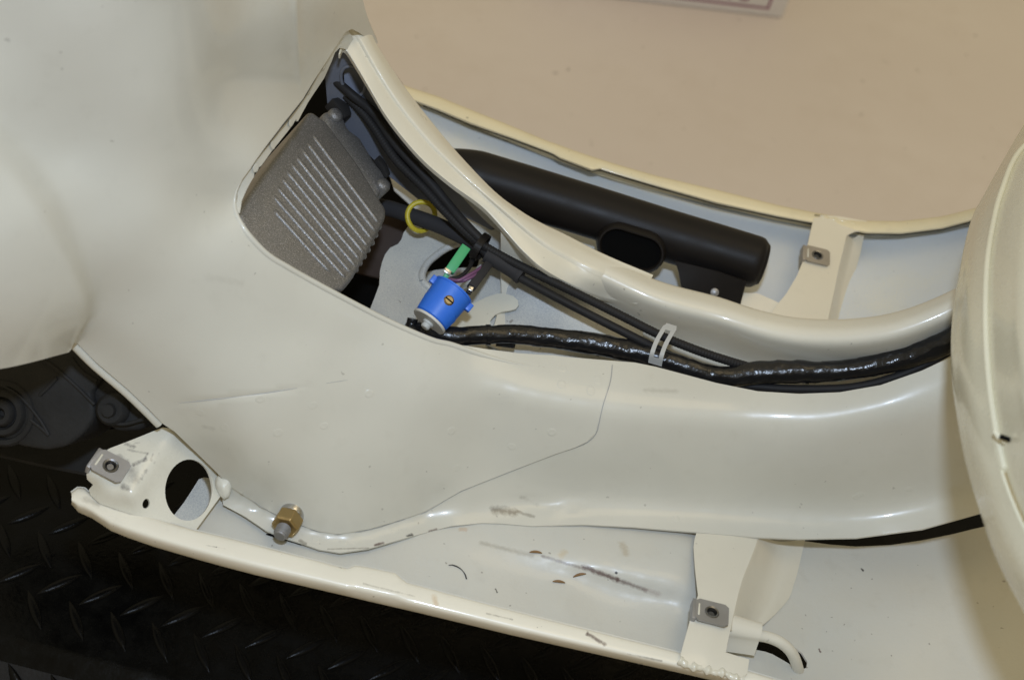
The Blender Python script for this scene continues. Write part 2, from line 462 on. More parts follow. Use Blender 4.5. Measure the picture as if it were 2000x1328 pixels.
# black checker-plate lift platform
PZ = -.16
EY = -.1765
pf = thing('lift_platform', 'black checker plate lift platform under the scooter', 'platform', (0, 0, PZ))
M['flash_lit_plate'] = rubber('flash_lit_plate', (.016, .0155, .0155), .45, 400, .4, .6)  # lighter base puts the flash reflection on the sloped edge into the colour
prof = [(.24, PZ-.05), (.24, PZ), (EY+.012, PZ), (EY+.006, PZ-.001), (EY+.001, PZ-.004), (EY-.004, PZ-.0065)]
rows = [[(x, y, z) for x in np.linspace(-.75, .75, 30)] for y, z in prof]
loft('deck', rows, M['plate'], pf, nu=30, sub=1, th=.003)
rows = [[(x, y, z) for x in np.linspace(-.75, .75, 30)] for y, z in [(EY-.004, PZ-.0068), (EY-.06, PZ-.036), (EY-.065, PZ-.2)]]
loft('deck_edge', rows, M['flash_lit_plate'], pf, nu=30, sub=1, th=.003)
def bar_geo(L_=.031, W_=.0066, H_=.0022):
    n = 11; m_ = 7; V = []; F = []
    for i in range(n):
        s = -1+2*i/(n-1); w = W_/2*max(.06, (1-abs(s)**2.2)); h = H_*max(.05, 1-abs(s)**3)
        for k in range(m_):
            a = math.pi*k/(m_-1); V.append((s*L_/2, -w*math.cos(a), h*math.sin(a)**.8))
    for i in range(n-1):
        for k in range(m_-1): F.append((i*m_+k, (i+1)*m_+k, (i+1)*m_+k+1, i*m_+k+1))
    return V, F
bo = None
cA = pt(36, 1120, z=PZ)
def add_bar(loc, rot):
    global bo
    if bo is None:
        bo = mk('tread_bar', *bar_geo(), M['tread'], pf, ang=80); o = bo
    else:
        o = bo.copy(); COL.objects.link(o)
    o.parent = pf; o.matrix_parent_inverse = Matrix.Translation(-pf.location)
    o.matrix_basis = Matrix.Translation(Vector([float(c) for c in loc])) @ rot
cnt = 0
for j in range(-4, 9):
    for i in range(-16, 26):
        for kk, (dx, dy, an) in enumerate(((0, 0, 45), (.0085, .022, -52))):
            x = cA[0]+.028*i+(.0165*j) % .028+dx; y = cA[1]+.044*j+dy
            if not (EY+.013 < y < .06 and -.34 < x < .36): continue
            if y > -.02 and x > -.1: continue
            q = np.array([x, y, PZ])-CAM; w = q @ FW; sx = 1000+FPX*(q @ RT)/w; sy = 664-FPX*(q @ UP)/w
            if not (-60 < sx < 1400 and sy > 840 and sy > 985+(sx-150)*.26-20) and not (sx < 420 and sy > 940): continue
            add_bar((x, y, PZ), Matrix.Rotation(math.radians(an), 4, 'Z')); cnt += 1
tl = math.atan2(.0295, .056)
for i in range(-9, 9):
    for j in range(4):
        x = cA[0]+.028*i+.014*(j % 2); s = .012+.017*j
        p = (x, EY-.004-s*math.cos(tl), PZ-.0065-s*math.sin(tl))
        if -.33 < x < -.12: add_bar(p, Matrix.Rotation(tl, 4, 'X') @ Matrix.Rotation(math.radians(45 if j % 2 else -48), 4, 'Z'))

# ================================================================== scooter frame
fr = thing('scooter_frame', 'cream painted pressed steel scooter frame with open centre tunnel and floor pans', 'scooter frame', (0, 0, -.02))

def rowpts(P, gap=46, lam=6e-5):
    P = np.array([(a, b2, c*6000) for a, b2, c in P], float); L_ = np.linalg.norm(np.diff(P, axis=0), axis=1).sum()
    return [(float(a), float(b2), 'z', float(c/6000), lam) for a, b2, c in crv(P, int(L_/gap))]
TUNNEL = (
 rowpts([(920, 684, .0775), (1020, 690, .073), (1120, 694, .0712), (1240, 708, .070), (1400, 748, .0695), (1480, 764, .0735), (1560, 769, .080), (1640, 766, .089), (1720, 752, .100), (1800, 724, .1145), (1900, 675, .135), (2040, 610, .161)])
 + rowpts([(960, 738, .0705), (1100, 752, .0692), (1240, 772, .0688), (1400, 790, .0688), (1500, 802, .073), (1600, 806, .0815), (1700, 790, .0945), (1800, 762, .1095), (1900, 716, .130), (2040, 660, .156)])
 + rowpts([(960, 758, .0675), (1100, 786, .0655), (1240, 806, .0648), (1400, 820, .0645), (1500, 830, .068), (1600, 834, .0762), (1700, 821, .088), (1800, 795, .1025), (1900, 752, .1225), (2040, 700, .148)])
 + rowpts([(960, 788, .0590), (1100, 820, .0565), (1240, 840, .0555), (1400, 850, .0555), (1500, 860, .0595), (1600, 866, .0665), (1700, 855, .0765), (1800, 832, .0905), (1900, 795, .1095), (2040, 745, .134)])
 + rowpts([(960, 870, .0345), (1100, 895, .0325), (1240, 906, .0325), (1400, 914, .0335), (1500, 922, .0365), (1600, 926, .043), (1700, 916, .0525), (1800, 894, .0665), (1900, 862, .086), (2040, 818, .109)])
 + rowpts([(920, 972, .0085), (1000, 966, .0075), (1100, 964, .0075), (1240, 966, .0095), (1400, 974, .011), (1500, 981, .0125), (1600, 983, .0175), (1700, 975, .0265), (1800, 957, .0405), (1900, 930, .0595), (2040, 890, .082)])
 + rowpts([(880, 997, .0035), (1000, 986, .0032), (1100, 984, .0032), (1240, 985, .0045), (1400, 993, .0055), (1500, 1000, .007), (1600, 1002, .011), (1700, 994, .0195), (1800, 976, .0335), (1900, 950, .0525), (2040, 912, .075)])
 + rowpts([(880, 1029, .001), (940, 1022, .001), (1040, 1027, .001), (1140, 1024, .0013), (1240, 1029, .0025), (1360, 1039, .0035), (1480, 1049, .005), (1600, 1054, .008), (1700, 1051, .0145), (1800, 1034, .0275), (1900, 1006, .0455), (2040, 968, .068)]))
NEAR = Skin(TUNNEL
 + rowpts([(456, 398, .159), (464, 425, .1575), (484, 456, .152), (530, 501, .139), (600, 546, .122), (680, 588, .107), (760, 628, .0945), (840, 664, .085)], 40)
 + rowpts([(470, 960, .013), (500, 981, .0065), (540, 1000, .0055), (600, 1019, .0055), (660, 1031, .0055), (720, 1022, .0055), (800, 996, .006)], 36) + rowpts([(452, 950, .009), (492, 977, .0025), (530, 999, .0015), (595, 1027, .0015), (660, 1042, .0015), (730, 1030, .0015), (820, 1000, .0015)], 36)
 + rowpts([(440, 986, .001), (520, 1036, .0), (590, 1061, .0), (665, 1079, .0), (720, 1071, .0), (800, 1048, .0)], 40)
 + [(a, b2, k, v, 4e-4) for a, b2, k, v in [
 (860, 720, 'z', .0765), (850, 775, 'z', .066), (850, 850, 'z', .0455), (850, 930, 'z', .0225),
 (700, 670, 'z', .089), (700, 735, 'z', .077), (700, 800, 'z', .062), (700, 880, 'z', .043), (700, 960, 'z', .022),
 (600, 640, 'z', .102), (600, 700, 'z', .090), (600, 755, 'z', .078), (600, 850, 'z', .053), (600, 950, 'z', .025),
 (480, 570, 'z', .128), (470, 660, 'z', .106), (460, 765, 'z', .080), (470, 850, 'z', .055), (480, 920, 'z', .029),
 (320, 785, 'z', .066), (340, 838, 'z', .047), (400, 895, 'z', .027), (440, 940, 'z', .011), (350, 700, 'z', .097), (390, 780, 'z', .073),
 (320, 822, 'z', .053), (250, 757, 'z', .072), (190, 706, 'z', .086), (140, 664, 'z', .099)]]
 + [(a, b2, k, v, 3e-3) for a, b2, k, v in [
 (250, 650, 'z', .112), (300, 560, 'z', .140), (300, 420, 'z', .182), (250, 500, 'y', -.108), 
 (200, 580, 'y', -.114), (170, 640, 'y', -.119), (120, 600, 'y', -.135), (60, 640, 'y', -.147), (0, 680, 'y', -.156), (120, 520, 'y', -.130), (40, 540, 'y', -.148),
 (0, 440, 'y', -.146), (90, 400, 'y', -.124), (180, 420, 'y', -.110), (0, 330, 'y', -.130), (40, 280, 'y', -.116), (130, 300, 'y', -.103), (-80, 500, 'y', -.162), (-80, 250, 'y', -.135),
 (0, 60, 'y', -.111), (150, 60, 'y', -.099), (300, 0, 'y', -.075), (300, 200, 'y', -.080), 
 (500, 0, 'x', -.164), (584, 0, 'x', -.151), (650, 0, 'x', -.142), (696, 0, 'x', -.137), (584, 100, 'x', -.149), (500, 200, 'x', -.160), (640, 60, 'x', -.1435), (700, 60, 'x', -.134),
 (495, 316, 'x', -.154), (545, 253, 'x', -.150), (591, 194, 'x', -.147), (625, 137, 'x', -.144), (658, 83, 'x', -.141), (735, 85, 'x', -.127),
 (0, -80, 'y', -.110), (300, -80, 'y', -.078), (584, -80, 'x', -.156), (690, -80, 'x', -.143)]], 1e-5)

S_dirt = (.16, .14, .11); S_rust = (.10, .06, .055); S_grey = (.33, .31, .26)
def stroke(sk, a, b2, wpx, c, k, soft=.6):
    r = wpx/3300.0; return (sk(*a), sk(*b2), r, r*soft, c, k)
near_stains = [stroke(NEAR, (405, 540), (470, 552), 5, S_grey, .22, .95), stroke(NEAR, (625, 597), (634, 583), 2.2, (.03, .03, .03), .9),
 stroke(NEAR, (965, 996), (1005, 1000), 6, S_dirt, .75, .9), stroke(NEAR, (1010, 999), (1042, 1008), 3, S_dirt, .5),
 stroke(NEAR, (1018, 972), (1052, 984), 3.5, S_grey, .6, .9), stroke(NEAR, (722, 742), (790, 722), 1.2, (.25, .15, .1), .6), stroke(NEAR, (790, 722), (826, 680), 1.2, (.25, .15, .1), .6),
 stroke(NEAR, (400, 830), (416, 834), 4, S_grey, .5, .9), stroke(NEAR, (205, 505), (300, 528), 1.5, S_grey, .5, .9), stroke(NEAR, (1260, 762), (1320, 764), 4, S_grey, .35, .9),
 stroke(NEAR, (733, 1064), (748, 1060), 2.4, S_rust, .85), stroke(NEAR, (796, 1046), (804, 1044), 2.6, (.03, .03, .03), .85), stroke(NEAR, (838, 1037), (852, 1033), 2, S_rust, .7), stroke(NEAR, (640, 1072), (720, 1070), 1.3, S_dirt, .5), stroke(NEAR, (586, 1056), (596, 1062), 3, S_dirt, .6), stroke(NEAR, (1052, 717), (1068, 721), 2.5, S_dirt, .6)]
M['body'] = paint('cream_body_enamel', (.595, .58, .51), .29, .06, .5, near_stains)

# near skin sheets -------------------------------------------------
body_out = [(-80, -80), (690, -80), (700, -20), (716, 40), (735, 85), (726, 84), (700, 64), (684, 56), (672, 62), (658, 83), (625, 137), (591, 194), (545, 253), (495, 316), (470, 350), (459, 374),
 (456, 398), (462, 425), (482, 458), (520, 497), (560, 522), (600, 545), (640, 568), (680, 588), (720, 609), (760, 629), (800, 648), (840, 664), (880, 672), (952, 684),
 (1020, 693), (1080, 696), (1194, 712), (1190, 745), (1176, 790), (1168, 825), (1162, 845), (1146, 861), (1122, 872), (1080, 886), (1000, 917), (900, 957), (830, 998), (772, 1017), (720, 1032), (660, 1042), (620, 1036), (592, 1025),
 (528, 997), (490, 973), (452, 948), (420, 915), (390, 886), (342, 840), (318, 824), (290, 795), (250, 757), (190, 706), (152, 668), (134, 661), (60, 678), (0, 692), (-80, 706)]
def cowl(x, y):
    xc = float(np.interp(y, [150, 235, 300, 400, 500, 570, 610, 655, 720], [-130, 5, 62, 122, 165, 184, 180, 150, 110])); w = float(np.interp(y, [200, 300, 450, 560, 640], [160, 130, 90, 60, 40]))
    t = min(1, max(0, (xc-x)/w+.15)); b2 = .0078*t*t*(3-2*t)
    vx = float(np.interp(y, [-80, 0, 150, 280, 330], [515, 508, 492, 450, 430])); fade = min(1, max(0, (330-y)/170))
    return b2 - .0068*fade*math.exp(-((x-vx)/88)**2)
body = sheet('body_shell', body_out, NEAR, M['body'], fr, off=.0012, th=.0014, step=12, bumpfn=cowl,
 grooves=[([(326, 787), (420, 778), (520, 766), (618, 750)], 3.2, -.0005), ([(584, -70), (584, 40), (585, 110), (589, 160), (592, 190)], 3.5, .0007)])
chan_out = [(900, 686), (1020, 690), (1240, 708), (1280, 716), (1400, 748), (1480, 764), (1560, 769), (1640, 766), (1720, 752), (1800, 724), (1860, 696), (2030, 628),
 (2030, 975), (1916, 1001), (1800, 1033), (1672, 1050), (1560, 1052), (1480, 1049), (1360, 1039), (1240, 1029), (1140, 1024), (1040, 1027), (980, 1022), (940, 1021), (880, 1027), (800, 1048), (720, 1071), (665, 1079), (624, 1073), (590, 1061), (555, 1050), (520, 1036), (480, 1009), (436, 986), (430, 945), (470, 940), (700, 960), (900, 880), (1060, 840), (1080, 720)]
chan = sheet('tunnel_channel', chan_out, NEAR, M['body'], fr, off=0, th=.0012, step=13,
 bumpfn=lambda x, y: -.0022*math.exp(-((x-1045)/42)**2-((y-(983+(x-1045)*.1))/9)**2)+.0022*math.exp(-((x-1110)/34)**2-((y-(992-(x-1110)*.2))/7)**2))
M['gap'] = mat('bare_seam_crease_shade', (.40, .40, .385), .7); M['dark_gap'] = mat('dark_seam_hole_shade', (.06, .055, .045), .8)  # shared by real seams, the crease's shadow line and the shaded nut holes
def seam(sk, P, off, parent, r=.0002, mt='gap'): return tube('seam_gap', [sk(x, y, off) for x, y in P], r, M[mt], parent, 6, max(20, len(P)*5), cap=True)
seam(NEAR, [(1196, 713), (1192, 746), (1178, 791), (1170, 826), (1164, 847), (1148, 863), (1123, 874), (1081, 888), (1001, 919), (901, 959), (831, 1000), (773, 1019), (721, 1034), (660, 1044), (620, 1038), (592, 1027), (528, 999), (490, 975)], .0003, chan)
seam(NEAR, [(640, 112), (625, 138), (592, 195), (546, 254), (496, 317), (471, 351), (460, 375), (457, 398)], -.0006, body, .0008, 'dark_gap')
# rolled edge round the opening
tube('crease_shade_line', [NEAR(x, y, .0008) for x, y in [(322, 788), (420, 778), (520, 766), (622, 750), (700, 738), (760, 728), (800, 712), (828, 682)]], lambda t: .00028*min(1, 8*t, 1.6*(1-t))+.00007, M['gap'], body, 6, 40)  # thin line painting the crease's shadow, running on as a faint scratch
bead_px = [(470, 350), (459, 374), (456, 398), (462, 425), (482, 458), (520, 497), (560, 522), (600, 545), (680, 588), (760, 629), (840, 664), (880, 674), (940, 694), (1000, 710), (1062, 720)]
bp = [NEAR(x, y, .0008) for x, y in bead_px]
tube('rolled_edge', bp, lambda t: .0017*min(1, .25+6*t, .12+5*(1-t)), M['body'], body, 10, 70)
# inner face under the rolled edge
bp2 = [NEAR(x, y, 0) for x, y in bead_px[1:]]
loft('edge_return', [bp2, [p+np.array([0, .002, -.006]) for p in bp2], [p+np.array([0, .0, -.02]) for p in bp2]], M['body'], body, 40, 3, th=.001)
# lower edge return along the swing arm opening
le = [(318, 824), (290, 796), (250, 758), (190, 707), (152, 669)]
lp = [NEAR(x, y, .0) for x, y in le]
tube('folded_edge', [p+np.array([-.002, .0, -.0028]) for p in lp], .0026, M['body'], body, 10, 30)
le2 = [(134, 661), (60, 678), (0, 692), (-80, 706)]
lp2 = [NEAR(x, y, .0) for x, y in le2]
loft('folded_edge', [lp2, [p+np.array([0, .006, -.006]) for p in lp2], [p+np.array([0, .03, -.004]) for p in lp2]], M['body'], body, 16, 3, th=.001)
# far flank of the body, turning away
fe = [NEAR(x, y, .0) for x, y in [(690, -80), (700, -20), (716, 40), (735, 85)]]
loft('body_flank', [fe, [p+np.array([-.006, .012, -.004]) for p in fe], [p+np.array([-.03, .03, -.012]) for p in fe], [p+np.array([-.09, .04, -.03]) for p in fe]], M['body'], fr, 16, 4, th=.001)

# recessed flange across the back of the opening
fl_out = [(458, 376), (470, 350), (495, 316), (545, 253), (591, 194), (625, 137), (658, 83), (672, 62), (684, 56), (700, 80), (690, 100), (673, 97), (664, 106), (658, 122), (643, 155), (612, 200), (600, 221), (592, 236), (588, 232), (582, 243), (540, 296), (520, 325), (506, 336), (504, 348), (488, 372), (476, 392), (472, 410), (460, 410)]
fl = sheet('opening_flange', fl_out, NEAR, M['body'], fr, off=-.0032, th=.0012, step=10)
# spot welds
def disc_geo(r=.0031, h=.00016, n=14):
    V = [(0, 0, h*.35)]; F = []
    for k, (rr, hh) in enumerate(((.45, .4), (.8, 1.0), (1.0, -.6))):
        for i in range(n): V.append((r*rr*math.cos(2*math.pi*i/n), r*rr*math.sin(2*math.pi*i/n), h*hh))
    for i in range(n): F.append((0, 1+i, 1+(i+1) % n))
    for k in range(2):
        for i in range(n): a = 1+k*n; F.append((a+i, a+n+i, a+n+(i+1) % n, a+(i+1) % n))
    return V, F
sw = None
def spot(sk, px, py, off, parent, mt, s=1.0):
    global sw
    if sw is None or sw.data.materials[0] != mt: sw = o = mk('spot_weld', *disc_geo(), mt, None)
    else: o = sw.copy(); COL.objects.link(o)
    n = Vector(sk.normal(px, py)); p = Vector(sk(px, py, off))
    o.parent = parent; o.matrix_parent_inverse = Matrix.Identity(4)
    base = Vector((0, 0, 0)) if parent is None or parent.type != 'EMPTY' else parent.location
    o.matrix_basis = Matrix.Translation(p-base) @ n.to_track_quat('Z', 'Y').to_matrix().to_4x4() @ Matrix.Diagonal((s, s*random.uniform(.8, 1.1), random.uniform(.5, 1.2), 1))
for (x, y) in [(392, 803), (440, 832), (542, 843), (632, 830), (508, 778), (610, 790), (880, 840), (890, 912), (1078, 842), (1096, 752), (1166, 743), (1153, 764), (1098, 722), (720, 768), (1000, 870)]:
    spot(NEAR, x, y, .0012, body, M['body'], .95)
for (x, y) in [(506, 330), (540, 283), (575, 240), (610, 178), (640, 132)]: spot(NEAR, x, y, -.0022, fl, M['body'], .8)
for (x, y) in [(498, 1003), (616, 1054), (670, 1060), (470, 978), (772, 1034), (1190, 1010), (1320, 1012), (1680, 965), (1776, 955), (1672, 970)]: spot(NEAR, x, y, .0, chan, M['body'], .85)

# trough and far wall of the tunnel --------------------------------
px_ = [978, 1015, 1060, 1160, 1280, 1400, 1480, 1560, 1660, 1760, 1868, 1960, 2040]
sil = [386, 412, 440, 489, 546, 579, 605, 621, 623, 607, 563, 505, 440]
zs = [.080, .0745, .070, .067, .065, .064, .067, .074, .087, .103, .122, .140, .16]
rows_d = [(160, -.045), (118, -.036), (92, -.024), (66, -.008), (46, .0015), (24, .005), (8, .003), (0, 0)]
rows = []
for dy, dz in rows_d:
    k = [1.25, 1.2, 1.15, 1.05, 1, 1, 1, 1, 1.0, 1.0, 1.0, 1.0, 1]
    rows.append([pt(x, s+dy*kk, z=z+dz) for x, s, z, kk in zip(px_, sil, zs, k)])
s0 = rows[-1]
rows.append([p+np.array([0, .003, -.006]) for p in s0]); rows.append([p+np.array([0, .009, -.03]) for p in s0]); rows.append([p+np.array([0, .012, -.062]) for p in s0])
rows_bottom = [p+np.array([0, -.035, -.004]) for p in rows[0]]
M['tunnel_in'] = paint('cream_tunnel_enamel', (.73, .69, .58), .32, .12, .6)
loft('tunnel_channel', [rows_bottom]+rows, M['tunnel_in'], fr, 70, 4, th=.0012)

# far rail of the opening (rear sheet lapped over the tunnel)
inn = [(650, 128), (673, 97), (700, 138), (721, 173), (760, 236), (820, 308), (880, 360), (940, 404), (984, 450), (1024, 494), (1072, 533), (1160, 574), (1246, 593)]
inn[0] = (664, 108)
out = [(684, 8), (714, 44), (735, 85), (752, 113), (790, 170), (843, 238), (895, 300), (966, 374), (1020, 414), (1062, 438), (1102, 457), (1180, 499), (1275, 540)]
zi = [.155, .153, .147, .142, .130, .115, .103, .093, .085, .079, .0745, .070, .067]
NR = 80
ui = np.linspace(0, 1, len(inn)); uu = np.linspace(0, 1, NR)
def along(P):
    c = crv(np.hstack([np.array(P, float), (ui*900)[:, None]]), 400); return np.stack([np.interp(uu*900, c[:, 2], c[:, k]) for k in (0, 1)], 1)
ci, co = along(inn), along(out); cz = np.interp(uu*900, *(lambda c: (c[:, 1], c[:, 0]/3000))(crv(np.stack([np.array(zi)*3000, ui*900], 1), 400)))
TSK = Skin([(x, sl+dy*kk, 'z', z+dz) for dy, dz in rows_d[1:] for x, sl, z, kk in zip(px_[2:7], sil[2:7], zs[2:7], k[2:7])], 1e-5)
def blendrow(row, P):
    o = []
    for q, u, (a, b2) in zip(row, uu, P):
        w = min(1, max(0, (u-.80)/.17)); w = w*w*(3-2*w)
        o.append(q*(1-w)+TSK(a, b2, .0011)*w if w > 0 else q)
    return o
RAIL_ROWS = [[pt(a, b2, z=z-.005)+np.array([0, .003, -.001]) for (a, b2), z in zip(ci, cz)]]
for f, dz in [(0, 0), (.05, .0009), (.3, .0022), (.46, .0026), (.50, .0033), (.60, .0048), (.8, .0042), (.93, .0020), (1, -.0006)]:
    PX = [(a+(c-a)*f, b2+(d-b2)*f) for (a, b2), (c, d) in zip(ci, co)]
    RAIL_ROWS.append(blendrow([pt(a, b2, z=z+dz) for (a, b2), z in zip(PX, cz)], PX))
RAIL_ROWS[0] = [p+np.array([0, .001, -.0035]) for p in RAIL_ROWS[1]]
o6 = RAIL_ROWS[-1]
RAIL_ROWS += [[p+np.array([0, .003, -.007]) for p in o6], [p+np.array([0, .008, -.035]) for p in o6]]
M['rail'] = paint('cream_rail_enamel', (.73, .685, .565), .27, .10, .5)
rail = loft('opening_rail', RAIL_ROWS, M['rail'], fr, NR, 4, th=.0009)
mid = [((a[0]+b2[0])/2, (a[1]+b2[1])/2) for a, b2 in zip(inn, out)]
for (x, y) in [(1206, 530), (1242, 542), (1212, 562), (1238, 574)]: spot(TSK, x, y, .0012, rail, M['rail'], .8)

# floor pans -------------------------------------------------------
PAN = Skin([(380, 1030, 'z', -.004), (430, 1000, 'z', -.004), (500, 1030, 'z', -.005), (450, 1050, 'z', -.002), (560, 1075, 'z', -.004), (620, 1100, 'z', -.001), (660, 1085, 'z', -.004), (760, 1090, 'z', -.003), (800, 1060, 'z', -.002),
 *rowpts([(860, 1040, -.001), (960, 1042, .0), (1100, 1046, .0006), (1240, 1056, .001), (1350, 1066, .001)], 50, 2e-6),
 *rowpts([(900, 1058, -.001), (1000, 1078, -.0002), (1100, 1098, .001), (1200, 1122, .0018), (1290, 1146, .0018), (1350, 1160, .0014)], 40, 2e-6), *rowpts([(900, 1072, -.0015), (1000, 1092, -.0018), (1100, 1113, -.0022), (1200, 1138, -.0026), (1290, 1162, -.0026), (1350, 1178, -.0026)], 40, 2e-6),
 (1400, 1040, 'z', -.010), (1400, 1200, 'z', -.007), (1100, 1180, 'z', -.003), (1000, 1160, 'z', -.003), (1300, 1240, 'z', -.002), (1500, 1100, 'z', -.014), (1600, 1060, 'z', -.020), (1600, 1200, 'z', -.017),
 (1500, 1220, 'z', -.010), (1540, 1300, 'z', -.009), (1480, 1300, 'z', -.002), (1600, 1320, 'z', -.010), (1700, 1060, 'z', -.022), (1800, 1045, 'z', -.018), (1900, 1020, 'z', -.006), (1800, 1180, 'z', -.009), (1800, 1328, 'z', -.008), (1950, 1200, 'z', .003), (2000, 1328, 'z', .005), (2030, 1000, 'z', .010), (2050, 1400, 'z', .01)], 1e-7)
pan_st = [stroke(PAN, (1060, 1086), (1140, 1110), 2.4, S_rust, .55, .8), stroke(PAN, (1140, 1107), (1206, 1132), 4, S_rust, .85, .7), stroke(PAN, (1206, 1132), (1262, 1152), 3.5, S_rust, .7, .8), stroke(PAN, (1262, 1152), (1286, 1160), 4, (.35, .3, .28), .6, .9), stroke(PAN, (940, 1060), (1040, 1085), 3.5, S_grey, .55, .9),
 stroke(PAN, (1216, 1062), (1222, 1080), 6, (.42, .36, .26), .6, .8), stroke(PAN, (1095, 1085), (1103, 1078), 5, (.5, .4, .25), .5, .8), stroke(PAN, (900, 1033), (910, 1034), 3.5, (.5, .38, .28), .6),
 stroke(PAN, (1683, 1111), (1685, 1113), 2.6, (.02, .02, .02), .95, .4), stroke(PAN, (1203, 1118), (1204, 1119), 2, (.02, .02, .02), .95, .4), stroke(PAN, (1600, 1268), (1602, 1272), 2.2, (.1, .05, .05), .9, .4), stroke(PAN, (968, 1150), (971, 1156), 1.5, (.03, .03, .03), .9, .4)]
M['pan'] = paint('cream_pan_enamel', (.585, .57, .51), .34, .22, .8, pan_st, spray=(.56, .56, .52), spray_amt=-.06)
pan_out = [(372, 1040), (424, 975), (470, 985), (530, 1025), (600, 1045), (680, 1060), (760, 1040), (850, 1015), (950, 1000), (1300, 1010), (1500, 1050), (1570, 1056), (1620, 1063), (1672, 1067), (1740, 1064), (1800, 1055), (1860, 1043), (1900, 1033), (2040, 1002), (2060, 1420), (1700, 1420), (1560, 1352), (1440, 1322), (1328, 1292), (1140, 1244), (1000, 1210), (796, 1158), (676, 1126), (500, 1080)]
slot = [(1472, 1246), (1475, 1268), (1495, 1272), (1509, 1277), (1532, 1290), (1552, 1302), (1566, 1307), (1575, 1303), (1577, 1292), (1566, 1274), (1550, 1262), (1520, 1245), (1490, 1238)]
slit = [(519, 1045), (530, 1043), (560, 1048), (585, 1057), (591, 1063), (588, 1066), (570, 1060), (545, 1053)]
pan = sheet('floor_pan', pan_out, PAN, M['pan'], fr, off=0, th=.0012, step=13, holes=[slot])
slit_o = sheet('drain_slit', slit, PAN, M['void'], pan, off=.0012, th=.0006, step=6)

# rolled lip of the near pan
lx = [140, 152, 164, 178, 192, 215, 248, 300, 380, 440, 500, 560, 620, 660, 678, 694, 720, 772, 784, 796, 850, 920, 1000, 1070, 1140, 1240, 1328, 1390, 1450, 1560, 1700]
li = [962, 953, 954, 966, 976, 986, 997, 1013, 1036, 1050, 1065, 1081, 1096, 1107, 1111, 1105, 1109, 1120, 1130, 1139, 1153, 1172, 1193, 1211, 1228, 1253, 1275, 1291, 1307, 1340, 1385]
lo_x = [140, 152, 184, 208, 250, 320, 480, 640, 800, 1000, 1200, 1400, 1560, 1700]; lo_y = [985, 999, 1013, 1032, 1049, 1073, 1117, 1154, 1191, 1239, 1284, 1329, 1365, 1400]
lo_ = np.interp(lx, lo_x, lo_y)
lip_rows = [[pt(x, y, z=.0135) for x, y in zip(lx, li)], [pt(x, y, z=.0185) for x, y in zip(lx, li)],
 [pt(x, y*.7+b2*.3, z=.0198) for x, y, b2 in zip(lx, li, lo_)], [pt(x, y*.38+b2*.62, z=.0195) for x, y, b2 in zip(lx, li, lo_)],
 [pt(x, y*.2+b2*.8, z=.0165) for x, y, b2 in zip(lx, li, lo_)], [pt(x, b2, z=.0075) for x, b2 in zip(lx, lo_)]]
lip_rows.append([p+np.array([0, .004, -.006]) for p in lip_rows[-1]]); lip_rows.append([p+np.array([0, .012, -.0065]) for p in lip_rows[-2]])
R_ = [lin(np.array(r), 99) for r in lip_rows]
def dens(r): # keep the traced corners, add points between
    r = np.array(r); o = []
    for a, b2 in zip(r[:-1], r[1:]):
        for k in range(4): o.append(a+(b2-a)*k/4)
    o.append(r[-1]); return np.array(o)
R_ = [dens(r) for r in lip_rows]
lipst = []
LIPSK = Skin([(x, y, 'z', .0195) for x, y in zip(lx, li)]+[(x, b2, 'z', .0195) for x, b2 in zip(lx, lo_)])
for a, b2, w, c, k in [((1148, 1238), (1180, 1258), 3.5, S_rust, .75), ((1150, 1228), (1146, 1240), 2, S_rust, .6), ((710, 1140), (810, 1165), 1.5, S_grey, .6), ((848, 1165), (852, 1182), 4, (.55, .38, .2), .5), ((950, 1198), (1000, 1210), 1.5, S_dirt, .6), ((1200, 1272), (1292, 1290), 1.5, S_dirt, .6), ((165, 975), (190, 985), 5, S_grey, .4), ((400, 1065), (440, 1072), 1.2, S_dirt, .5)]:
    lipst.append(stroke(LIPSK, a, b2, w, c, k))
M['lip'] = paint('cream_lip_enamel', (.80, .765, .66), .3, .10, .8, lipst)
loft('floor_lip', R_, M['lip'], pan, len(R_[0]), 3, th=.0012)
# inner upstand joining lip and pan
ii = R_[0]; loft('lip_upstand', [ii, [p+np.array([0, .0015, -.010]) for p in ii], [p+np.array([0, .004, -.018]) for p in ii]], M['pan'], pan, len(ii), 2, th=.001)

# far pan
FAR = Skin([(x, y, 'z', z) for x, y, z in [(780, 250, .004), (900, 300, .002), (1000, 420, -.002), (1100, 380, -.002), (1300, 400, -.004), (1300, 560, -.004), (1500, 440, -.004), (1500, 600, -.004), (1600, 500, -.004), (1700, 470, .0), (1700, 600, .002), (1800, 460, .018), (1800, 560, .018), (1900, 430, .042), (1900, 530, .046), (2000, 400, .075), (2000, 480, .08)]], 1e-6)
M['farpan'] = paint('overspray_pan', (.78, .765, .68), .42, .2, .5, spray=(.69, .715, .73), spray_amt=.10)
far_out = [(770, 172), (808, 186), (1000, 258), (1200, 328), (1400, 384), (1584, 424), (1692, 444), (1760, 444), (1840, 434), (1908, 414), (2040, 372), (2040, 560), (1868, 590), (1760, 640), (1660, 660), (1560, 660), (1480, 640), (1280, 580), (1100, 500), (960, 420), (860, 330), (790, 250)]
farpan = sheet('floor_pan', far_out, FAR, M['farpan'], fr, 0, .0012, step=18)
fx = [770, 800, 856, 920, 1000, 1070, 1082, 1094, 1120, 1156, 1172, 1200, 1280, 1400, 1520, 1600, 1692, 1760, 1840, 1912, 2040]
fo_ = [163, 174, 192, 218, 250, 279, 283, 287, 297, 309, 314, 323, 346, 374, 404, 420, 434, 435, 426, 408, 366]
fi_ = [181, 192, 213, 240, 268, 294, 299, 307, 317, 331, 328, 337, 361, 395, 421, 436, 453, 454, 444, 425, 384]
fzz = [.02]*15+[.02, .021, .027, .042, .064, .11]
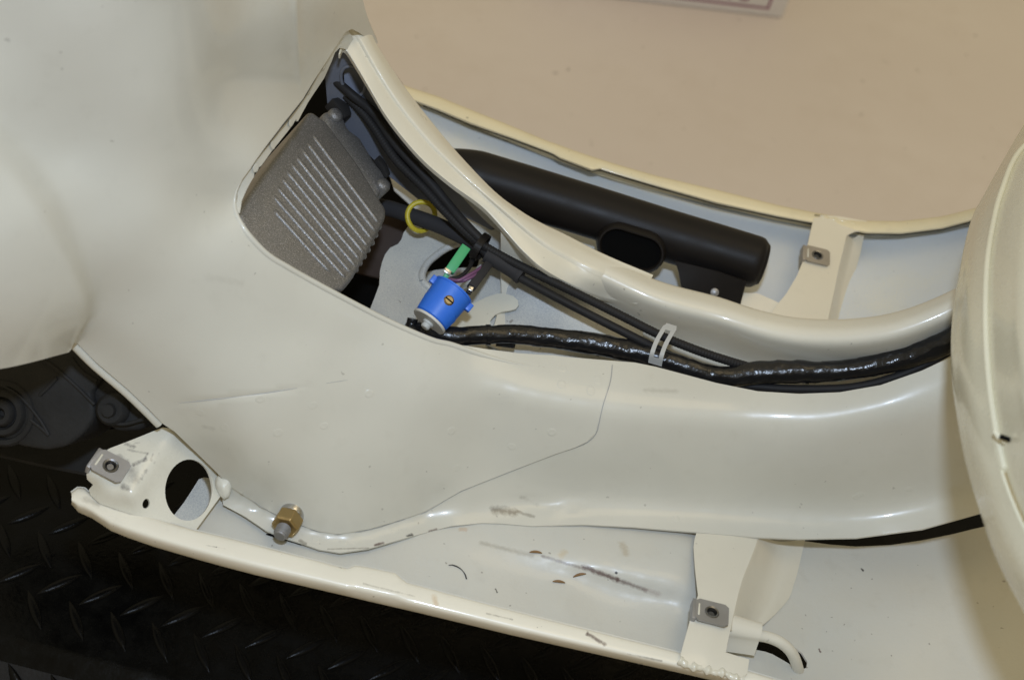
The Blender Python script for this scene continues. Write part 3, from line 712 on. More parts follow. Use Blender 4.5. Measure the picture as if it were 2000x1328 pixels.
far_rows = [[pt(x, y, z=z-.0015) for x, y, z in zip(fx, fi_, fzz)], [pt(x, y, z=z) for x, y, z in zip(fx, fi_, fzz)], [pt(x, y*.5+b2*.5, z=z+.001) for x, y, b2, z in zip(fx, fi_, fo_, fzz)], [pt(x, y, z=z) for x, y, z in zip(fx, fo_, fzz)], [pt(x, y, z=z)+np.array([0, .003, -.005]) for x, y, z in zip(fx, fo_, fzz)], [pt(x, y, z=z)+np.array([0, .003, -.016]) for x, y, z in zip(fx, fo_, fzz)]]
far_rows = [dens(r) for r in far_rows]
M['farbr'] = paint('cream_far_bracket', (.80, .73, .58), .3, .12, .5); M['farlip'] = paint('cream_far_lip', (.80, .70, .47), .33, .1, .8)
loft('floor_lip', far_rows, M['farlip'], farpan, len(far_rows[0]), 2, th=.0011)
# wall of the pan under the lip: rises from the pan and turns out
wr = [np.array(pt(x, y+13, z=z-.020)) for x, y, z in zip(fx, fi_, fzz)]
loft('pan_side', [wr, [p+np.array([0, .0025, .002]) for p in wr], [pt(x, y, z=z)+np.array([0, -.0015, -.006]) for x, y, z in zip(fx, fo_, fzz)]], M['farpan'], farpan, 50, 3, th=.001)
tube('lip_gap_shade', [p+np.array([0, -.0006, -.0012]) for p in far_rows[0][6:]], .0009, M['void'], farpan, 6, 160)  # black tube standing for the shadow in the gap under the far lip

# cross brackets ---------------------------------------------------
BR = Skin([(x, y, 'z', z) for x, y, z in [(1360, 1036, .0005), (1420, 1042, .0015), (1474, 1050, .001), (1357, 1100, .009), (1410, 1105, .010), (1452, 1108, .009), (1364, 1164, .017), (1400, 1168, .018), (1432, 1162, .016), (1346, 1217, .021), (1390, 1222, .0215), (1420, 1210, .019), (1330, 1278, .022), (1380, 1285, .0225), (1414, 1275, .021), (1342, 1300, .0215), (1393, 1312, .0215), (1440, 1322, .0215), (1462, 1290, .020),
 (1512, 1060, -.010), (1492, 1110, -.008), (1470, 1160, -.004), (1458, 1200, .003), (1540, 1062, -.0135), (1522, 1120, -.0125), (1500, 1170, -.011), (1571, 1058, -.0145), (1557, 1120, -.014), (1541, 1168, -.013), (1490, 1222, -.008)]], 1e-7)
br_out = [(1362, 1034), (1356, 1055), (1354, 1070), (1357, 1113), (1363, 1164), (1346, 1217), (1329, 1277), (1328, 1289), (1342, 1299), (1393, 1311), (1430, 1320), (1451, 1325), (1458, 1317), (1462, 1289), (1474, 1255), (1488, 1222), (1532, 1182), (1541, 1168), (1550, 1140), (1557, 1120), (1571, 1056), (1530, 1050), (1480, 1044)]
M['bracket'] = paint('cream_bracket_enamel', (.70, .665, .565), .28, .10, .4)
br_out = [(1362, 1034), (1356, 1055), (1354, 1070), (1357, 1113), (1363, 1164), (1346, 1217), (1329, 1277), (1328, 1289), (1342, 1299), (1393, 1311), (1430, 1320), (1451, 1325), (1458, 1317), (1462, 1289), (1440, 1283), (1416, 1275), (1419, 1258), (1423, 1240), (1430, 1205), (1441, 1159), (1450, 1130), (1462, 1101), (1472, 1075), (1482, 1044)]
BT = Skin([(x, y, 'z', z) for x, y, z in [(1360, 1036, .0005), (1420, 1042, .0015), (1480, 1048, .001), (1357, 1100, .009), (1410, 1105, .0105), (1462, 1101, .009), (1364, 1164, .017), (1400, 1168, .0185), (1441, 1159, .016), (1346, 1217, .021), (1390, 1222, .0215), (1430, 1205, .0185), (1330, 1278, .022), (1380, 1285, .0225), (1416, 1275, .021), (1342, 1300, .0215), (1393, 1312, .0215), (1440, 1322, .0215), (1462, 1290, .020)]], 1e-6)
BR = BT
br = sheet('cross_bracket', br_out, BT, M['bracket'], fr, .0012, .0014, step=9)
fold = [(1482, 1046), (1472, 1075), (1462, 1101), (1450, 1130), (1441, 1159), (1430, 1205), (1424, 1232)]
flo = [(1573, 1052, -.0165), (1566, 1082, -.016), (1557, 1120, -.0155), (1550, 1142, -.015), (1541, 1168, -.014), (1515, 1198, -.011), (1484, 1226, -.005)]
fr0 = [BT(x, y, .0010) for x, y in fold]; fr9 = [pt(x, y, z=z) for x, y, z in flo]
def bl(f, dz): return [a*(1-f)+b2*f+np.array([0, 0, dz]) for a, b2 in zip(fr0, fr9)]
loft('bracket_flank', [fr0, bl(.05, -.0006), bl(.12, -.0018), bl(.4, -.0055), bl(.62, -.0050), bl(.8, -.0026), bl(1, 0)], M['bracket'], br, 24, 3, th=.0012)
wp = [pt(x, y, z=.0215) for x, y in [(1326, 1288), (1345, 1300), (1370, 1304), (1395, 1313), (1415, 1314), (1432, 1323), (1452, 1326)]]
tube('weld_bead', wp, lambda t: .0020*(1+.3*math.sin(t*31)+.2*math.sin(t*57+1)), M['weld'], br, 10, 50)
tb = [pt(1425, 1232, z=.011), pt(1470, 1239, z=.011), pt(1500, 1244, z=.0105), pt(1526, 1255, z=.009), pt(1546, 1274, z=.004), pt(1557, 1300, z=-.006), pt(1563, 1330, z=-.025)]
tube('frame_tube', tb, .0033, M['bracket'], fr, 18, 50)
# saddle over the tube
sd = []
A0, A1 = pt(1430, 1225, z=.012), pt(1483, 1236, z=.012)
for k in range(9):
    th = math.radians(-20+200*k/8); ofs = np.array([0, math.cos(th)*.0062, math.sin(th)*.0058])
    sd.append([A0+ofs*1.25+np.array([-.003, 0, 0]), (A0+A1)/2+ofs*1.08, A1+ofs])
sd.append([p+np.array([0, -.0045, -.007]) for p in sd[-1]])
loft('tube_saddle', sd, M['bracket'], br, 10, 2, th=.0012)

FB = Skin([(x, y, 'z', z) for x, y, z in [(1590, 422, .021), (1640, 430, .0215), (1655, 455, .020), (1692, 440, .021), (1575, 490, .019), (1645, 490, .0185), (1638, 520, .0175), (1555, 545, .017), (1628, 570, .016), (1505, 615, .012), (1560, 625, .013), (1615, 640, .012)]], 1e-6)
fb_out = [(1590, 421), (1640, 425), (1692, 434), (1690, 452), (1668, 454), (1652, 462), (1646, 490), (1638, 520), (1628, 570), (1618, 615), (1612, 650), (1480, 650), (1510, 606), (1535, 575), (1556, 540), (1572, 500), (1582, 455)]
fb = sheet('cross_bracket', fb_out, FB, M['farbr'], fr, .0012, .0013, step=8)
ff0 = [FB(x, y, .001) for x, y in [(1653, 460), (1646, 490), (1638, 520), (1628, 570), (1618, 615), (1612, 650)]]
ff9 = [pt(x, y, z=z) for x, y, z in [(1690, 450, .014), (1681, 492, .004), (1671, 530, -.003), (1660, 580, -.005), (1666, 622, -.005), (1668, 650, -.005)]]
def bl2(f, dz): return [a*(1-f)+b2*f+np.array([0, 0, dz]) for a, b2 in zip(ff0, ff9)]
loft('bracket_flank', [ff0, bl2(.08, -.001), bl2(.45, -.006), bl2(.7, -.004), bl2(1, 0)], M['farbr'], fb, 24, 3, th=.0012)
tube('weld_bead', [pt(x, y, z=.0218) for x, y in [(1608, 425), (1635, 430), (1660, 436), (1680, 440)]], lambda t: .0012*(1+.3*math.sin(t*25)), M['farlip'], fb, 8, 24)
# small cream block behind the silencer foot
FK = Skin([(1445, 570, 'z', .012), (1525, 590, 'z', .012), (1525, 640, 'z', .004), (1435, 620, 'z', .004)])
sheet('bracket_foot', [(1450, 572), (1480, 573), (1510, 586), (1522, 592), (1515, 640), (1440, 630)], FK, M['farbr'], fr, 0, .0012, step=10)

# gusset box at the rear corner of the near pan --------------------
GU = Skin([(x, y, 'z', z) for x, y, z in [(204, 883, .033), (176, 933, .030), (228, 945, .031), (256, 861, .035), (290, 870, .035), (320, 836, .037), (333, 846, .037), (250, 915, .033), (300, 895, .0345), (278, 925, .033), (256, 967, .0305), (215, 958, .029),
 (350, 860, .032), (320, 915, .028), (290, 960, .0255), (268, 990, .023), (248, 985, .0235), (400, 905, .018), (360, 960, .016), (330, 1010, .0145), (432, 935, .006), (430, 969, .005), (380, 1036, .006), (300, 1013, .0165), (170, 942, .0215), (192, 976, .021), (215, 986, .0205), (160, 948, .0205), (240, 990, .0215)]], 1e-7)
gst = [stroke(GU, a, b2, w*1.25, (.07, .065, .075), min(1, k*1.45), .9) for a, b2, w, k in [((245, 868), (262, 874), 2.2, .8), ((250, 880), (288, 887), 1.8, .6), ((288, 887), (284, 898), 1.6, .55), ((284, 898), (262, 908), 2.4, .7), ((298, 888), (294, 900), 1.5, .5), ((310, 886), (300, 905), 1.3, .55), ((232, 892), (246, 902), 3, .4), ((258, 920), (262, 935), 6, .3), ((285, 918), (275, 935), 1.8, .5), ((262, 868), (272, 866), 1.6, .5), ((240, 950), (250, 955), 3, .5)]]
M['gusset'] = paint('cream_gusset_enamel', (.70, .68, .59), .25, .08, .7, gst)
gu_out = [(200, 892), (204, 884), (214, 877), (256, 861), (300, 843), (318, 836), (334, 838), (345, 842), (390, 886), (428, 922), (436, 935), (430, 969), (380, 1037), (300, 1016), (248, 1000), (196, 982), (178, 966), (176, 956), (184, 945), (172, 934), (171, 925)]
gus = sheet('gusset_box', gu_out, GU, M['gusset'], fr, .0008, .0013, step=8, holes=[ell(367, 957, 46, 60, 4, 40), ell(284, 983, 7, 9.5, 10, 16)])
# strip of metal seen inside the big hole
IN = Skin([(340, 1010, 'z', -.022), (395, 925, 'z', -.018), (430, 930, 'z', -.02), (430, 1010, 'z', -.024)])
sheet('inner_flange', [(335, 1012), (360, 980), (378, 952), (388, 936), (398, 932), (440, 936), (440, 1000), (400, 1040), (350, 1030)], IN, M['primer'], gus, 0, .0012, step=10)
# lump of seam sealer
bs = bmesh.new(); bmesh.ops.create_uvsphere(bs, u_segments=28, v_segments=18, radius=1)
cx = np.array(GU(438, 949, .0)); nA = unit(CAM-cx); cx = cx+nA*.006; rA = RT*.86+UP*.1; rA = unit(rA-nA*(rA @ nA)); uA = np.cross(nA, rA)
V = []
for v in bs.verts:
    a, b2, c = v.co; k = 1-.34*max(0, b2)*math.exp(-(a/.28)**2); s = .62+.38*(b2*.5+.5)
    nn = 1+.08*noise.noise(v.co*2.2)
    V.append(cx+(rA*a*.0052*s*1.15+uA*b2*.0074*k+nA*c*.0050)*nn)
F = [tuple(v.index for v in f.verts) for f in bs.faces]; bs.free()
mk('seam_sealer_lump', V, F, M['gusset'], gus)

# inside of the opening --------------------------------------------
TR = Skin([(x, y, 'z', z) for x, y, z in [(720, 610, .030), (745, 515, .028), (795, 443, .030), (830, 480, .030), (900, 420, .038), (960, 430, .045), (1040, 520, .050), (980, 560, .036), (1100, 600, .040), (1160, 590, .046), (1250, 650, .040), (1250, 720, .030), (1060, 690, .028), (900, 620, .028), (820, 660, .030), (870, 570, .024), (1000, 640, .030)]], 1e-6)
tr_out = [(716, 620), (721, 608), (732, 580), (741, 556), (742, 530), (746, 513), (752, 497), (762, 484), (777, 477), (784, 468), (788, 455), (800, 438), (812, 410), (770, 372), (760, 340), (800, 330), (880, 380), (960, 425), (1072, 540), (1160, 590), (1255, 640), (1260, 730), (1060, 735), (900, 700), (800, 665), (720, 640)]
hole = [(831, 548), (830, 535), (835, 522), (843, 511), (854, 502), (866, 493), (881, 485), (905, 478), (930, 484), (938, 505), (930, 530), (905, 552), (870, 562), (845, 560)]
inner = sheet('inner_panel', tr_out, TR, M['primer'], fr, 0, .0012, step=12, holes=[hole])
hc = np.array([885, 520])
tube('pressed_rim', [TR(*(hc+(np.array(p)-hc)*1.10), off=.0003) for p in hole+[hole[0]]], .0024, M['primer'], inner, 10, 60, cap=False)
sheet('deep_panel', [(815, 470), (950, 470), (960, 580), (820, 580)], TR, M['primer'], inner, -.035, .001, step=20)
# cream plate below the relay
sheet('relay_bracket', [(872, 634), (905, 612), (950, 588), (974, 579), (988, 578), (1004, 582), (1013, 590), (1014, 600), (1008, 608), (996, 612), (980, 615), (966, 622), (957, 632), (954, 650), (880, 650)], TR, M['cream'], inner, .004, .0014, step=9)
# far inner wall with a big oval hole
FWL = Skin([(x, y, 'y', v) for x, y, v in [(640, 100, .112), (700, 100, .114), (700, 250, .108), (800, 300, .108), (760, 380, .098), (900, 400, .10), (960, 430, .095), (640, 300, .102)]], 1e-6)
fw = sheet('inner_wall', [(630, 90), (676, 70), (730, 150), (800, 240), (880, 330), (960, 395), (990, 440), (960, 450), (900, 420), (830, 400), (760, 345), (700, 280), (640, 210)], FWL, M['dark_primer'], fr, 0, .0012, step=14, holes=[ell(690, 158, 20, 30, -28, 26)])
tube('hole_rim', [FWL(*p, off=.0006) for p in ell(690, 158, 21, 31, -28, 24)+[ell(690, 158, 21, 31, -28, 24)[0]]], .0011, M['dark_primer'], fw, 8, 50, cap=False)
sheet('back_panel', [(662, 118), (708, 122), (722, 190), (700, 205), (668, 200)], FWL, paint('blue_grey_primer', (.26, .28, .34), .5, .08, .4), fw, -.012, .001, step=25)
# black sheet standing in for the shade deep in the engine bay
mk('engine_bay_shade', [pt(420, 350, z=-.03), pt(700, 50, z=-.03), pt(1000, 450, z=-.03), pt(900, 720, z=-.03), pt(560, 640, z=-.03)], [(0, 1, 2, 3, 4)], M['void'], fr, smooth=False)
rust = rubber('rusty_brown', (.05, .035, .028), .6, 200, .3, .5)
sheet('engine_mount', [(690, 420), (770, 400), (800, 440), (780, 500), (750, 545), (690, 530)], Skin([(690, 420, 'z', .012), (800, 440, 'z', .018), (690, 540, 'z', .0), (780, 520, 'z', .0)]), rust, fr, 0, .002, step=18)

# slotted cable strap
CS = [(1312, 634, .0735), (1302, 650, .073), (1291, 670, .071), (1283, 692, .068), (1279, 712, .061)]
cs = [pt(x, y, z=z) for x, y, z in CS]
sx_ = unit(pt(1300, 640, z=.07)-pt(1280, 634, z=.07))
c2 = crv(cs, 24); wd = .0042
V = []; F = []
for i, c in enumerate(c2):
    t = i/23; w = wd*(1 if t > .06 else .8); sl = .0016 if .16 < t < .84 else 0.0002
    nrm = unit(CAM-c)
    for off_ in (0, -.0009):
        for a in (-w, -sl, sl, w): V.append(c+sx_*a+nrm*off_)
for i in range(23):
    a, b2 = i*8, (i+1)*8
    for q in (0, 4):
        F += [(a+q, b2+q, b2+q+1, a+q+1), (a+q+2, b2+q+2, b2+q+3, a+q+3)]
        if not (.16 < (i+.5)/23 < .84): F.append((a+q+1, b2+q+1, b2+q+2, a+q+2))
    for p_, q_ in ((0, 4), (1, 5), (2, 6), (3, 7)): F.append((a+p_, a+q_, b2+q_, b2+p_))
F += [(0, 4, 7, 3), (23*8, 23*8+3, 23*8+7, 23*8+4)]
tag(mk('cable_strap', V, F, M['grey_strap'], None, smooth=False), 'slotted grey metal strap bent over the cables in the tunnel', 'strap')

# ================================================================== fitted things
# leg shield at the front
SHL = [(2040, 190), (2000, 256), (1968, 312), (1928, 384), (1902, 436), (1880, 531), (1866, 624), (1864, 720), (1876, 820), (1894, 910), (1920, 997), (1948, 1077), (1996, 1170), (2050, 1260)]
SZ = [.160, .165, .170, .176, .180, .186, .190, .192, .194, .196, .198, .200, .203, .205]
bead = [(2080, 200), (2040, 250), (1985, 304), (1955, 375), (1940, 430), (1926, 520), (1923, 640), (1930, 750), (1943, 840), (1960, 920), (1990, 1000), (2030, 1080), (2080, 1160), (2140, 1230)]
sh = thing('leg_shield', 'glossy cream leg shield panel standing across the front of the scooter', 'leg shield', pt(1960, 700, z=.1))
r_s = [pt(x, y, z=z) for (x, y), z in zip(SHL, SZ)]; r_b = [pt(x, y, z=z+.040) for (x, y), z in zip(bead, SZ)]
r_m = [pt(x*.5+a*.5, y*.5+b2*.5, z=z+.027) for (x, y), (a, b2), z in zip(SHL, bead, SZ)]
r_q = [pt(x*.82+a*.18, y*.82+b2*.18, z=z+.013) for (x, y), (a, b2), z in zip(SHL, bead, SZ)]
r_c = [pt(x+90, y, z=z+.078) for (x, y), z in zip(bead, SZ)]; r_d = [pt(x+260, y, z=z+.12) for (x, y), z in zip(bead, SZ)]
M['shield'] = paint('cream_shield_enamel', (.74, .70, .54), .24, .05, .15)
loft('outer_panel', [[p+np.array([.05, 0, -.03]) for p in r_s], [p+np.array([.012, 0, -.012]) for p in r_s], r_s, r_q, r_m, r_b], M['shield'], sh, 60, 5, th=.0015)
loft('inner_panel', [[p+np.array([.001, 0, .0]) for p in r_b], [p*.5+q*.5+np.array([0, 0, .0035]) for p, q in zip(r_b, r_c)], r_c, r_d], M['shield'], sh, 60, 5, th=.0015)
tube('edge_bead', [p+np.array([0, 0, .0008]) for p in r_b[1:10]], .0016, M['shield'], sh, 10, 60)
# lid edge stepping out of the bead, with a finger slot
tube('lid_edge', [pt(x, y, z=.241) for x, y in [(1943, 842), (1956, 858), (1975, 866), (1990, 885), (2000, 930), (2015, 990)]], .0014, M['shield'], sh, 10, 30)
tube('finger_slot', [pt(x, y, z=.245) for x, y in [(1953, 852), (1970, 858), (1986, 869)]], .0011, M['void'], sh, 8, 12)

# ribbed grey case in the opening
Dc, Ac, Bc = pt(470, 415, z=.118), pt(608, 222, z=.112), pt(752, 405, z=.082)
rc = thing('ribbed_case', 'dark grey lacquered ribbed case set in the body opening', 'engine case', pt(600, 400, z=.0))
e1 = unit(Bc-Ac); nC = unit(np.cross(Bc-Ac, Dc-Ac)); nC = nC if nC @ (CAM-Ac) > 0 else -nC
e2 = np.cross(nC, e1)
def onface(px, py, h=0.0):
    d = ray(px, py); t = ((Ac+nC*h-CAM) @ nC)/(d @ nC); return CAM+d*t
def loc2(px, py): q = onface(px, py)-Ac; return (q @ e1, q @ e2)
case_px = [(607, 214), (640, 238), (700, 318), (756, 408), (756, 425), (722, 490), (690, 545), (672, 566), (650, 570), (610, 575), (540, 520), (478, 452), (462, 415), (520, 330)]
poly = [loc2(*p) for p in case_px]
V, F = prism_geo(poly, Ac, e1, e2, nC, .055, .0058, 4)
mk('case_body', V, F, M['case'], rc, ang=60)
ribs = [((613, 270), (738, 436)), ((602, 285), (731, 452)), ((591, 297), (724, 467)), ((580, 311), (716, 481)), ((570, 324), (708, 494)), ((561, 338), (700, 507)), ((552, 353), (692, 520)), ((544, 371), (682, 532)), ((536, 388), (672, 543)), ((537, 415), (642, 532))]
for i, (a, b2) in enumerate(ribs):
    P = [onface(a[0]-2, a[1]-3, -.0022), onface(a[0]+1, a[1]+1, -.0008)]
    for k in (.12, .4, .7): P.append(onface(a[0]+(b2[0]-a[0])*k, a[1]+(b2[1]-a[1])*k, -.0006))
    P.append(onface(b2[0]-6, b2[1]-8, -.0006))
    if i < 9: P += [onface(b2[0], b2[1]+2, -.0020), onface(b2[0]+3, b2[1]+7, -.0050), onface(b2[0]+2, b2[1]+8, -.009)]
    else: P.append(onface(b2[0]+4, b2[1]+5, -.0022))
    tube('rib', P, .00165, M['case'], rc, 10, 44)
# stepped shoulder with lugs
sp = [(638, 212), (660, 205), (676, 214), (688, 244), (712, 262), (742, 312), (764, 338), (760, 356), (748, 378), (730, 372), (690, 318), (650, 255)]
V, F = prism_geo([loc2(*p) for p in sp], Ac-nC*.004, e1, e2, nC, .04, .003, 3); mk('case_shoulder', V, F, M['case'], rc, ang=60)
for (x, y) in [(655, 226), (748, 362)]:
    o_ = onface(x, y, -.003); lathe('lug', [(-.02, .0048), (.0005, .0048), (.0022, .004), (.003, .002), (.003, 0)], o_, nC, M['case'], rc, 20, ang=50)
for P_ in ([(650, 190), (672, 186), (682, 196), (690, 222), (676, 228), (660, 204)], [(744, 300), (758, 318), (766, 338), (758, 344), (748, 322), (736, 308)]):
    V, F = prism_geo([loc2(*p) for p in P_], Ac-nC*.001, e1, e2, nC, .01, .001, 2); mk('mounting_bracket', V, F, M['rubber'], rc)

# intake silencer lying in the far pan
si = thing('intake_silencer', 'long black plastic intake silencer tube with oval mouth beside the tunnel', 'silencer', pt(1250, 460, z=.01))
sc = [pt(860, 322, z=.040), pt(930, 345, z=.036), pt(1020, 372, z=.033), pt(1150, 412, z=.031), pt(1300, 459, z=.030), pt(1400, 489, z=.030), pt(1488, 516, z=.030)]
def srad(t): return .0178*(1-max(0, (t-.972)/.028)**3*.16)*(1-.35*max(0, (.12-t)/.12)**1.5)
V, F = tube_geo(sc, srad, 32, 90); mk('tube_body', V, F, M['black_plastic'], si, ang=50)
ex = lathe_geo([(0, .0150), (.0016, .0138), (.0022, .0115), (.0022, 0)], np.array(crv(sc, 90)[-1]), crv(sc, 90)[-1]-crv(sc, 90)[-2], 32); mk('end_cap', *ex, M['black_plastic'], si)
mc = pt(1232, 487, z=.034); ax = unit(pt(1300, 508, z=.03)-pt(1165, 466, z=.03)); nz_ = unit(CAM-mc+np.array([0, -.22, -.06])); ax = unit(ax-nz_*(ax @ nz_)); ay_ = np.cross(nz_, ax)
def stad(hl, hw, n=10):
    o = []
    for s, a0 in ((1, -90), (-1, 90)):
        for k in range(n+1): a = math.radians(a0+180*k/n); o.append((s*(hl-hw)+hw*math.cos(a), hw*math.sin(a)))
    return o
rg = []
mo = mc+nz_*.003
for hl, hw, h in [(.0250, .0165, -.022), (.0236, .0140, -.006), (.0228, .0128, -.0012), (.0222, .0122, 0), (.0212, .0112, -.0001), (.0205, .0105, -.0012), (.0200, .0100, -.0045)]:
    rg.append([mo+ax*a+ay_*b2+nz_*h for a, b2 in stad(hl, hw)])
n_ = len(rg[0]); V = [p for r in rg for p in r]; F = [(i*n_+k, i*n_+(k+1) % n_, (i+1)*n_+(k+1) % n_, (i+1)*n_+k) for i in range(len(rg)-1) for k in range(n_)]
F.append(tuple((len(rg)-1)*n_+k for k in range(n_)))
mk('oval_mouth', V, F, M['black_plastic'], si, ang=50)
mk('mouth_shade', [mo+ax*a+ay_*b2-nz_*.0042 for a, b2 in stad(.0202, .0102)], [tuple(range(n_))], M['void'], si, smooth=False)  # black sheet standing in for the shaded depth of the mouth
SF = Skin([(1320, 520, 'y', .115), (1460, 560, 'y', .115), (1330, 570, 'y', .105), (1450, 620, 'y', .105)])
sheet('mounting_foot', [(1318, 510), (1325, 530), (1330, 556), (1334, 575), (1440, 620), (1452, 572), (1458, 550), (1400, 530)], SF, M['black_plastic'], si, 0, .0025, step=10)
lathe('foot_clip', [(0, .0028), (.003, .0028), (.004, .001), (.004, 0)], pt(1395, 571, y=.1), (0, -.7, .7), M['zinc'], si, 12)

# swing arm cover at lower left
sg = thing('swing_arm_cover', 'matt black cast swing arm cover with round hub below the body', 'swing arm', pt(60, 800, z=-.05))
sn = unit(np.array([-.1, -.72, .69])); s1 = unit(np.array([1, .1, .15])); s1 = unit(s1-sn*(s1 @ sn)); s2 = np.cross(sn, s1); so = pt(100, 780, z=.035)
def sloc(px, py):
    d = ray(px, py); t = ((so-CAM) @ sn)/(d @ sn); q = CAM+d*t-so; return (q @ s1, q @ s2)
spx = [(-120, 690), (40, 676), (135, 664), (158, 690), (205, 735), (178, 768), (186, 800), (182, 822), (160, 850), (130, 872), (90, 880), (40, 872), (-30, 845), (-120, 820)]
prism('cover', [sloc(*p) for p in spx], so, s1, s2, sn, .05, M['casting'], sg, .006, 4, ang=60)
apx = [(150, 680), (205, 722), (270, 790), (286, 818), (268, 844), (220, 845), (190, 824), (178, 796), (150, 760)]
prism('lever', [sloc(*p) for p in apx], so+sn*-.004, s1, s2, sn, .03, M['casting'], sg, .004, 3, ang=60)
def spt(px, py, h): a, b2 = sloc(px, py); return so+s1*a+s2*b2+sn*h
hcn = spt(6, 806, 0)
for r1, h in ((.0195, .001), (.0135, .003), (.0075, .005)):
    lathe('hub_ring', [(-.01, r1), (h-.002, r1), (h, r1-.0015), (h, r1-.004), (h-.003, r1-.0055), (h-.006, r1-.0058), (h-.006, 0)], hcn, sn, M['casting'], sg, 36, ang=45)
lathe('boss', [(-.004, .0095), (.004, .009), (.006, .007), (.006, .004), (.009, .0035), (.009, 0)], spt(218, 800, -.003), sn, M['casting'], sg, 22, ang=45)
for L_ in ([(80, 700), (110, 720), (150, 755), (185, 790)], [(78, 772), (95, 756), (112, 738)], [(0, 750), (40, 775), (75, 815), (95, 848)], [(60, 820), (80, 835), (96, 850)], [(200, 820), (240, 828), (282, 818)], [(140, 700), (160, 725), (190, 745)]):
    tube('cast_rib', [spt(x, y, .0003) for x, y in L_], .0011, M['casting'], sg, 8, 20)
SKD = Skin([(-80, 830, 'z', -.05), (330, 850, 'z', -.05), (180, 925, 'z', -.05), (-80, 870, 'z', -.05)])
sheet('lower_panel', [(-80, 780), (300, 780), (330, 858), (260, 900), (180, 925), (90, 908), (0, 888), (-80, 868)], SKD, M['casting'], sg, 0, .003, step=30)  # added plain dark grey panel below the swing arm cover
# black sheet standing in for the shade inside the swing arm bay
mk('bay_shade', [spt(-160, 640, -.06), spt(330, 640, -.06), spt(330, 840, -.06), spt(-160, 900, -.06)], [(0, 1, 2, 3)], M['void'], sg, smooth=False)

# spring nuts on the brackets
def spring_nut(sk, centre, along, label, mt, s=1.0, hole_r=.0034, screw=False, off=.0032):
    c = sk(*centre, off); n = sk.normal(*centre, h=10); a = sk(*along, off)-c; a = unit(a-n*(a @ n)); b2 = np.cross(n, a)
    t = thing('spring_nut', label, 'spring nut', c, 'spring nuts on the brackets')
    hl, hw = .0098*s, .0078*s
    # plate with round hole
    V = []; F = []; k_ = 24
    sq = []
    for i in range(k_):
        th = 2*math.pi*(i+.5)/k_; x, y = math.cos(th), math.sin(th); m_ = max(abs(x), abs(y)); sq.append((x/m_*hl, y/m_*hw))
    for h in (0.0006, -.0006):
        for i in range(k_):
            th = 2*math.pi*(i+.5)/k_; V.append(c+a*hole_r*math.cos(th)+b2*hole_r*math.sin(th)+n*h)
        for i in range(k_): V.append(c+a*sq[i][0]+b2*sq[i][1]+n*h)
    for i in range(k_):
        j = (i+1) % k_; F += [(i, k_+i, k_+j, j), (2*k_+j, 3*k_+j, 3*k_+i, 2*k_+i), (k_+i, 3*k_+i, 3*k_+j, k_+j), (j, 2*k_+j, 2*k_+i, i)]
    pl = mk('clip_plate', V, F, mt, t, smooth=False)
    # folded end
    prism('folded_end', [(-.0012, -hw*.95), (.0013, -hw*.95), (.0013, hw*.95), (-.0012, hw*.95)], c-a*(hl+.0004)+n*.0004, a, b2, n, .007, mt, t, .0006, 2)
    prism('lock_tab', [(0, -hw*.55), (.0012, -hw*.55), (.0012, hw*.55), (0, hw*.55)], c-a*(hl-.0016)+n*.0009, a, b2, n, .0008, M['cream'], t, .0003, 1)
    lathe('threaded_barrel', [(-.006, hole_r*1.0), (-.006, hole_r*.62), (-.0048, hole_r*.7), (-.0036, hole_r*.62), (-.0024, hole_r*.74), (-.0012, hole_r*.66), (.0009, hole_r*.86), (.0012, hole_r*1.1), (.0005, hole_r*1.25)], c, n, M['barrel'], t, 24, cap=False)
    lathe('screw_end_hole_shade', [(-.001, hole_r*.8), (.0001, hole_r*.62), (.0004, hole_r*.5), (.0004, 0)], c-n*(.0010 if screw else .0015), n, M['barrel'] if screw else M['dark_gap'], t, 18)  # without a screw, a dark disc stands for the shade in the hole
    return t
spring_nut(GU, (214, 916), (241, 927), 'grey spring nut on the gusset corner beside the round hole', M['zinc'], .95, .0036, True)
spring_nut(BR, (1387, 1203), (1413, 1211), 'grey spring nut on the bracket beside the curved frame tube', M['zinc'], .98)
spring_nut(FB, (1593, 505), (1613, 510), 'brownish grey spring nut on the bracket beside the black silencer', M['zinc_warm'], .92)

# hex nut on its stud
wcn = NEAR(570, 1004, .001); axn = unit(np.array([-.10, -.9, .16]))
nb = thing('hex_nut', 'brass coloured hex nut on a steel stud at the base of the body side', 'nut', wcn)
lathe('washer', [(-.006, .0072), (.0004, .0072), (.0014, .0066), (.0014, 0)], wcn, axn, M['steel'], nb, 30)
hexr = .0082
rf = unit(np.cross(axn, [0, 0, 1.0])); rf2 = np.cross(axn, rf)
bm = bmesh.new(); ring = lambda d, r: [bm.verts.new(tuple(wcn+axn*d+(rf*math.cos(math.radians(60*k+12))+rf2*math.sin(math.radians(60*k+12)))*r)) for k in range(6)]
rr_ = [ring(.0014, hexr*.9), ring(.0022, hexr), ring(.0096, hexr), ring(.0106, hexr*.88)]
bm.faces.new(rr_[0][::-1]); bm.faces.new(rr_[3])
for a, b2 in zip(rr_[:-1], rr_[1:]):
    for k in range(6): bm.faces.new((a[k], a[(k+1) % 6], b2[(k+1) % 6], b2[k]))
bmesh.ops.recalc_face_normals(bm, faces=bm.faces); bmesh.ops.bevel(bm, geom=list(bm.edges), offset=.00025, segments=1, affect='EDGES', profile=.5)
bm.verts.index_update(); V = [tuple(v.co) for v in bm.verts]; F = [tuple(v.index for v in f.verts) for f in bm.faces]; bm.free()
mk('nut', V, F, M['brass'], nb, ang=15)
pr = [(.0096, .0040)]
for k in range(6): pr += [(.0104+k*.0011, .0043), (.01095+k*.0011, .0035)]
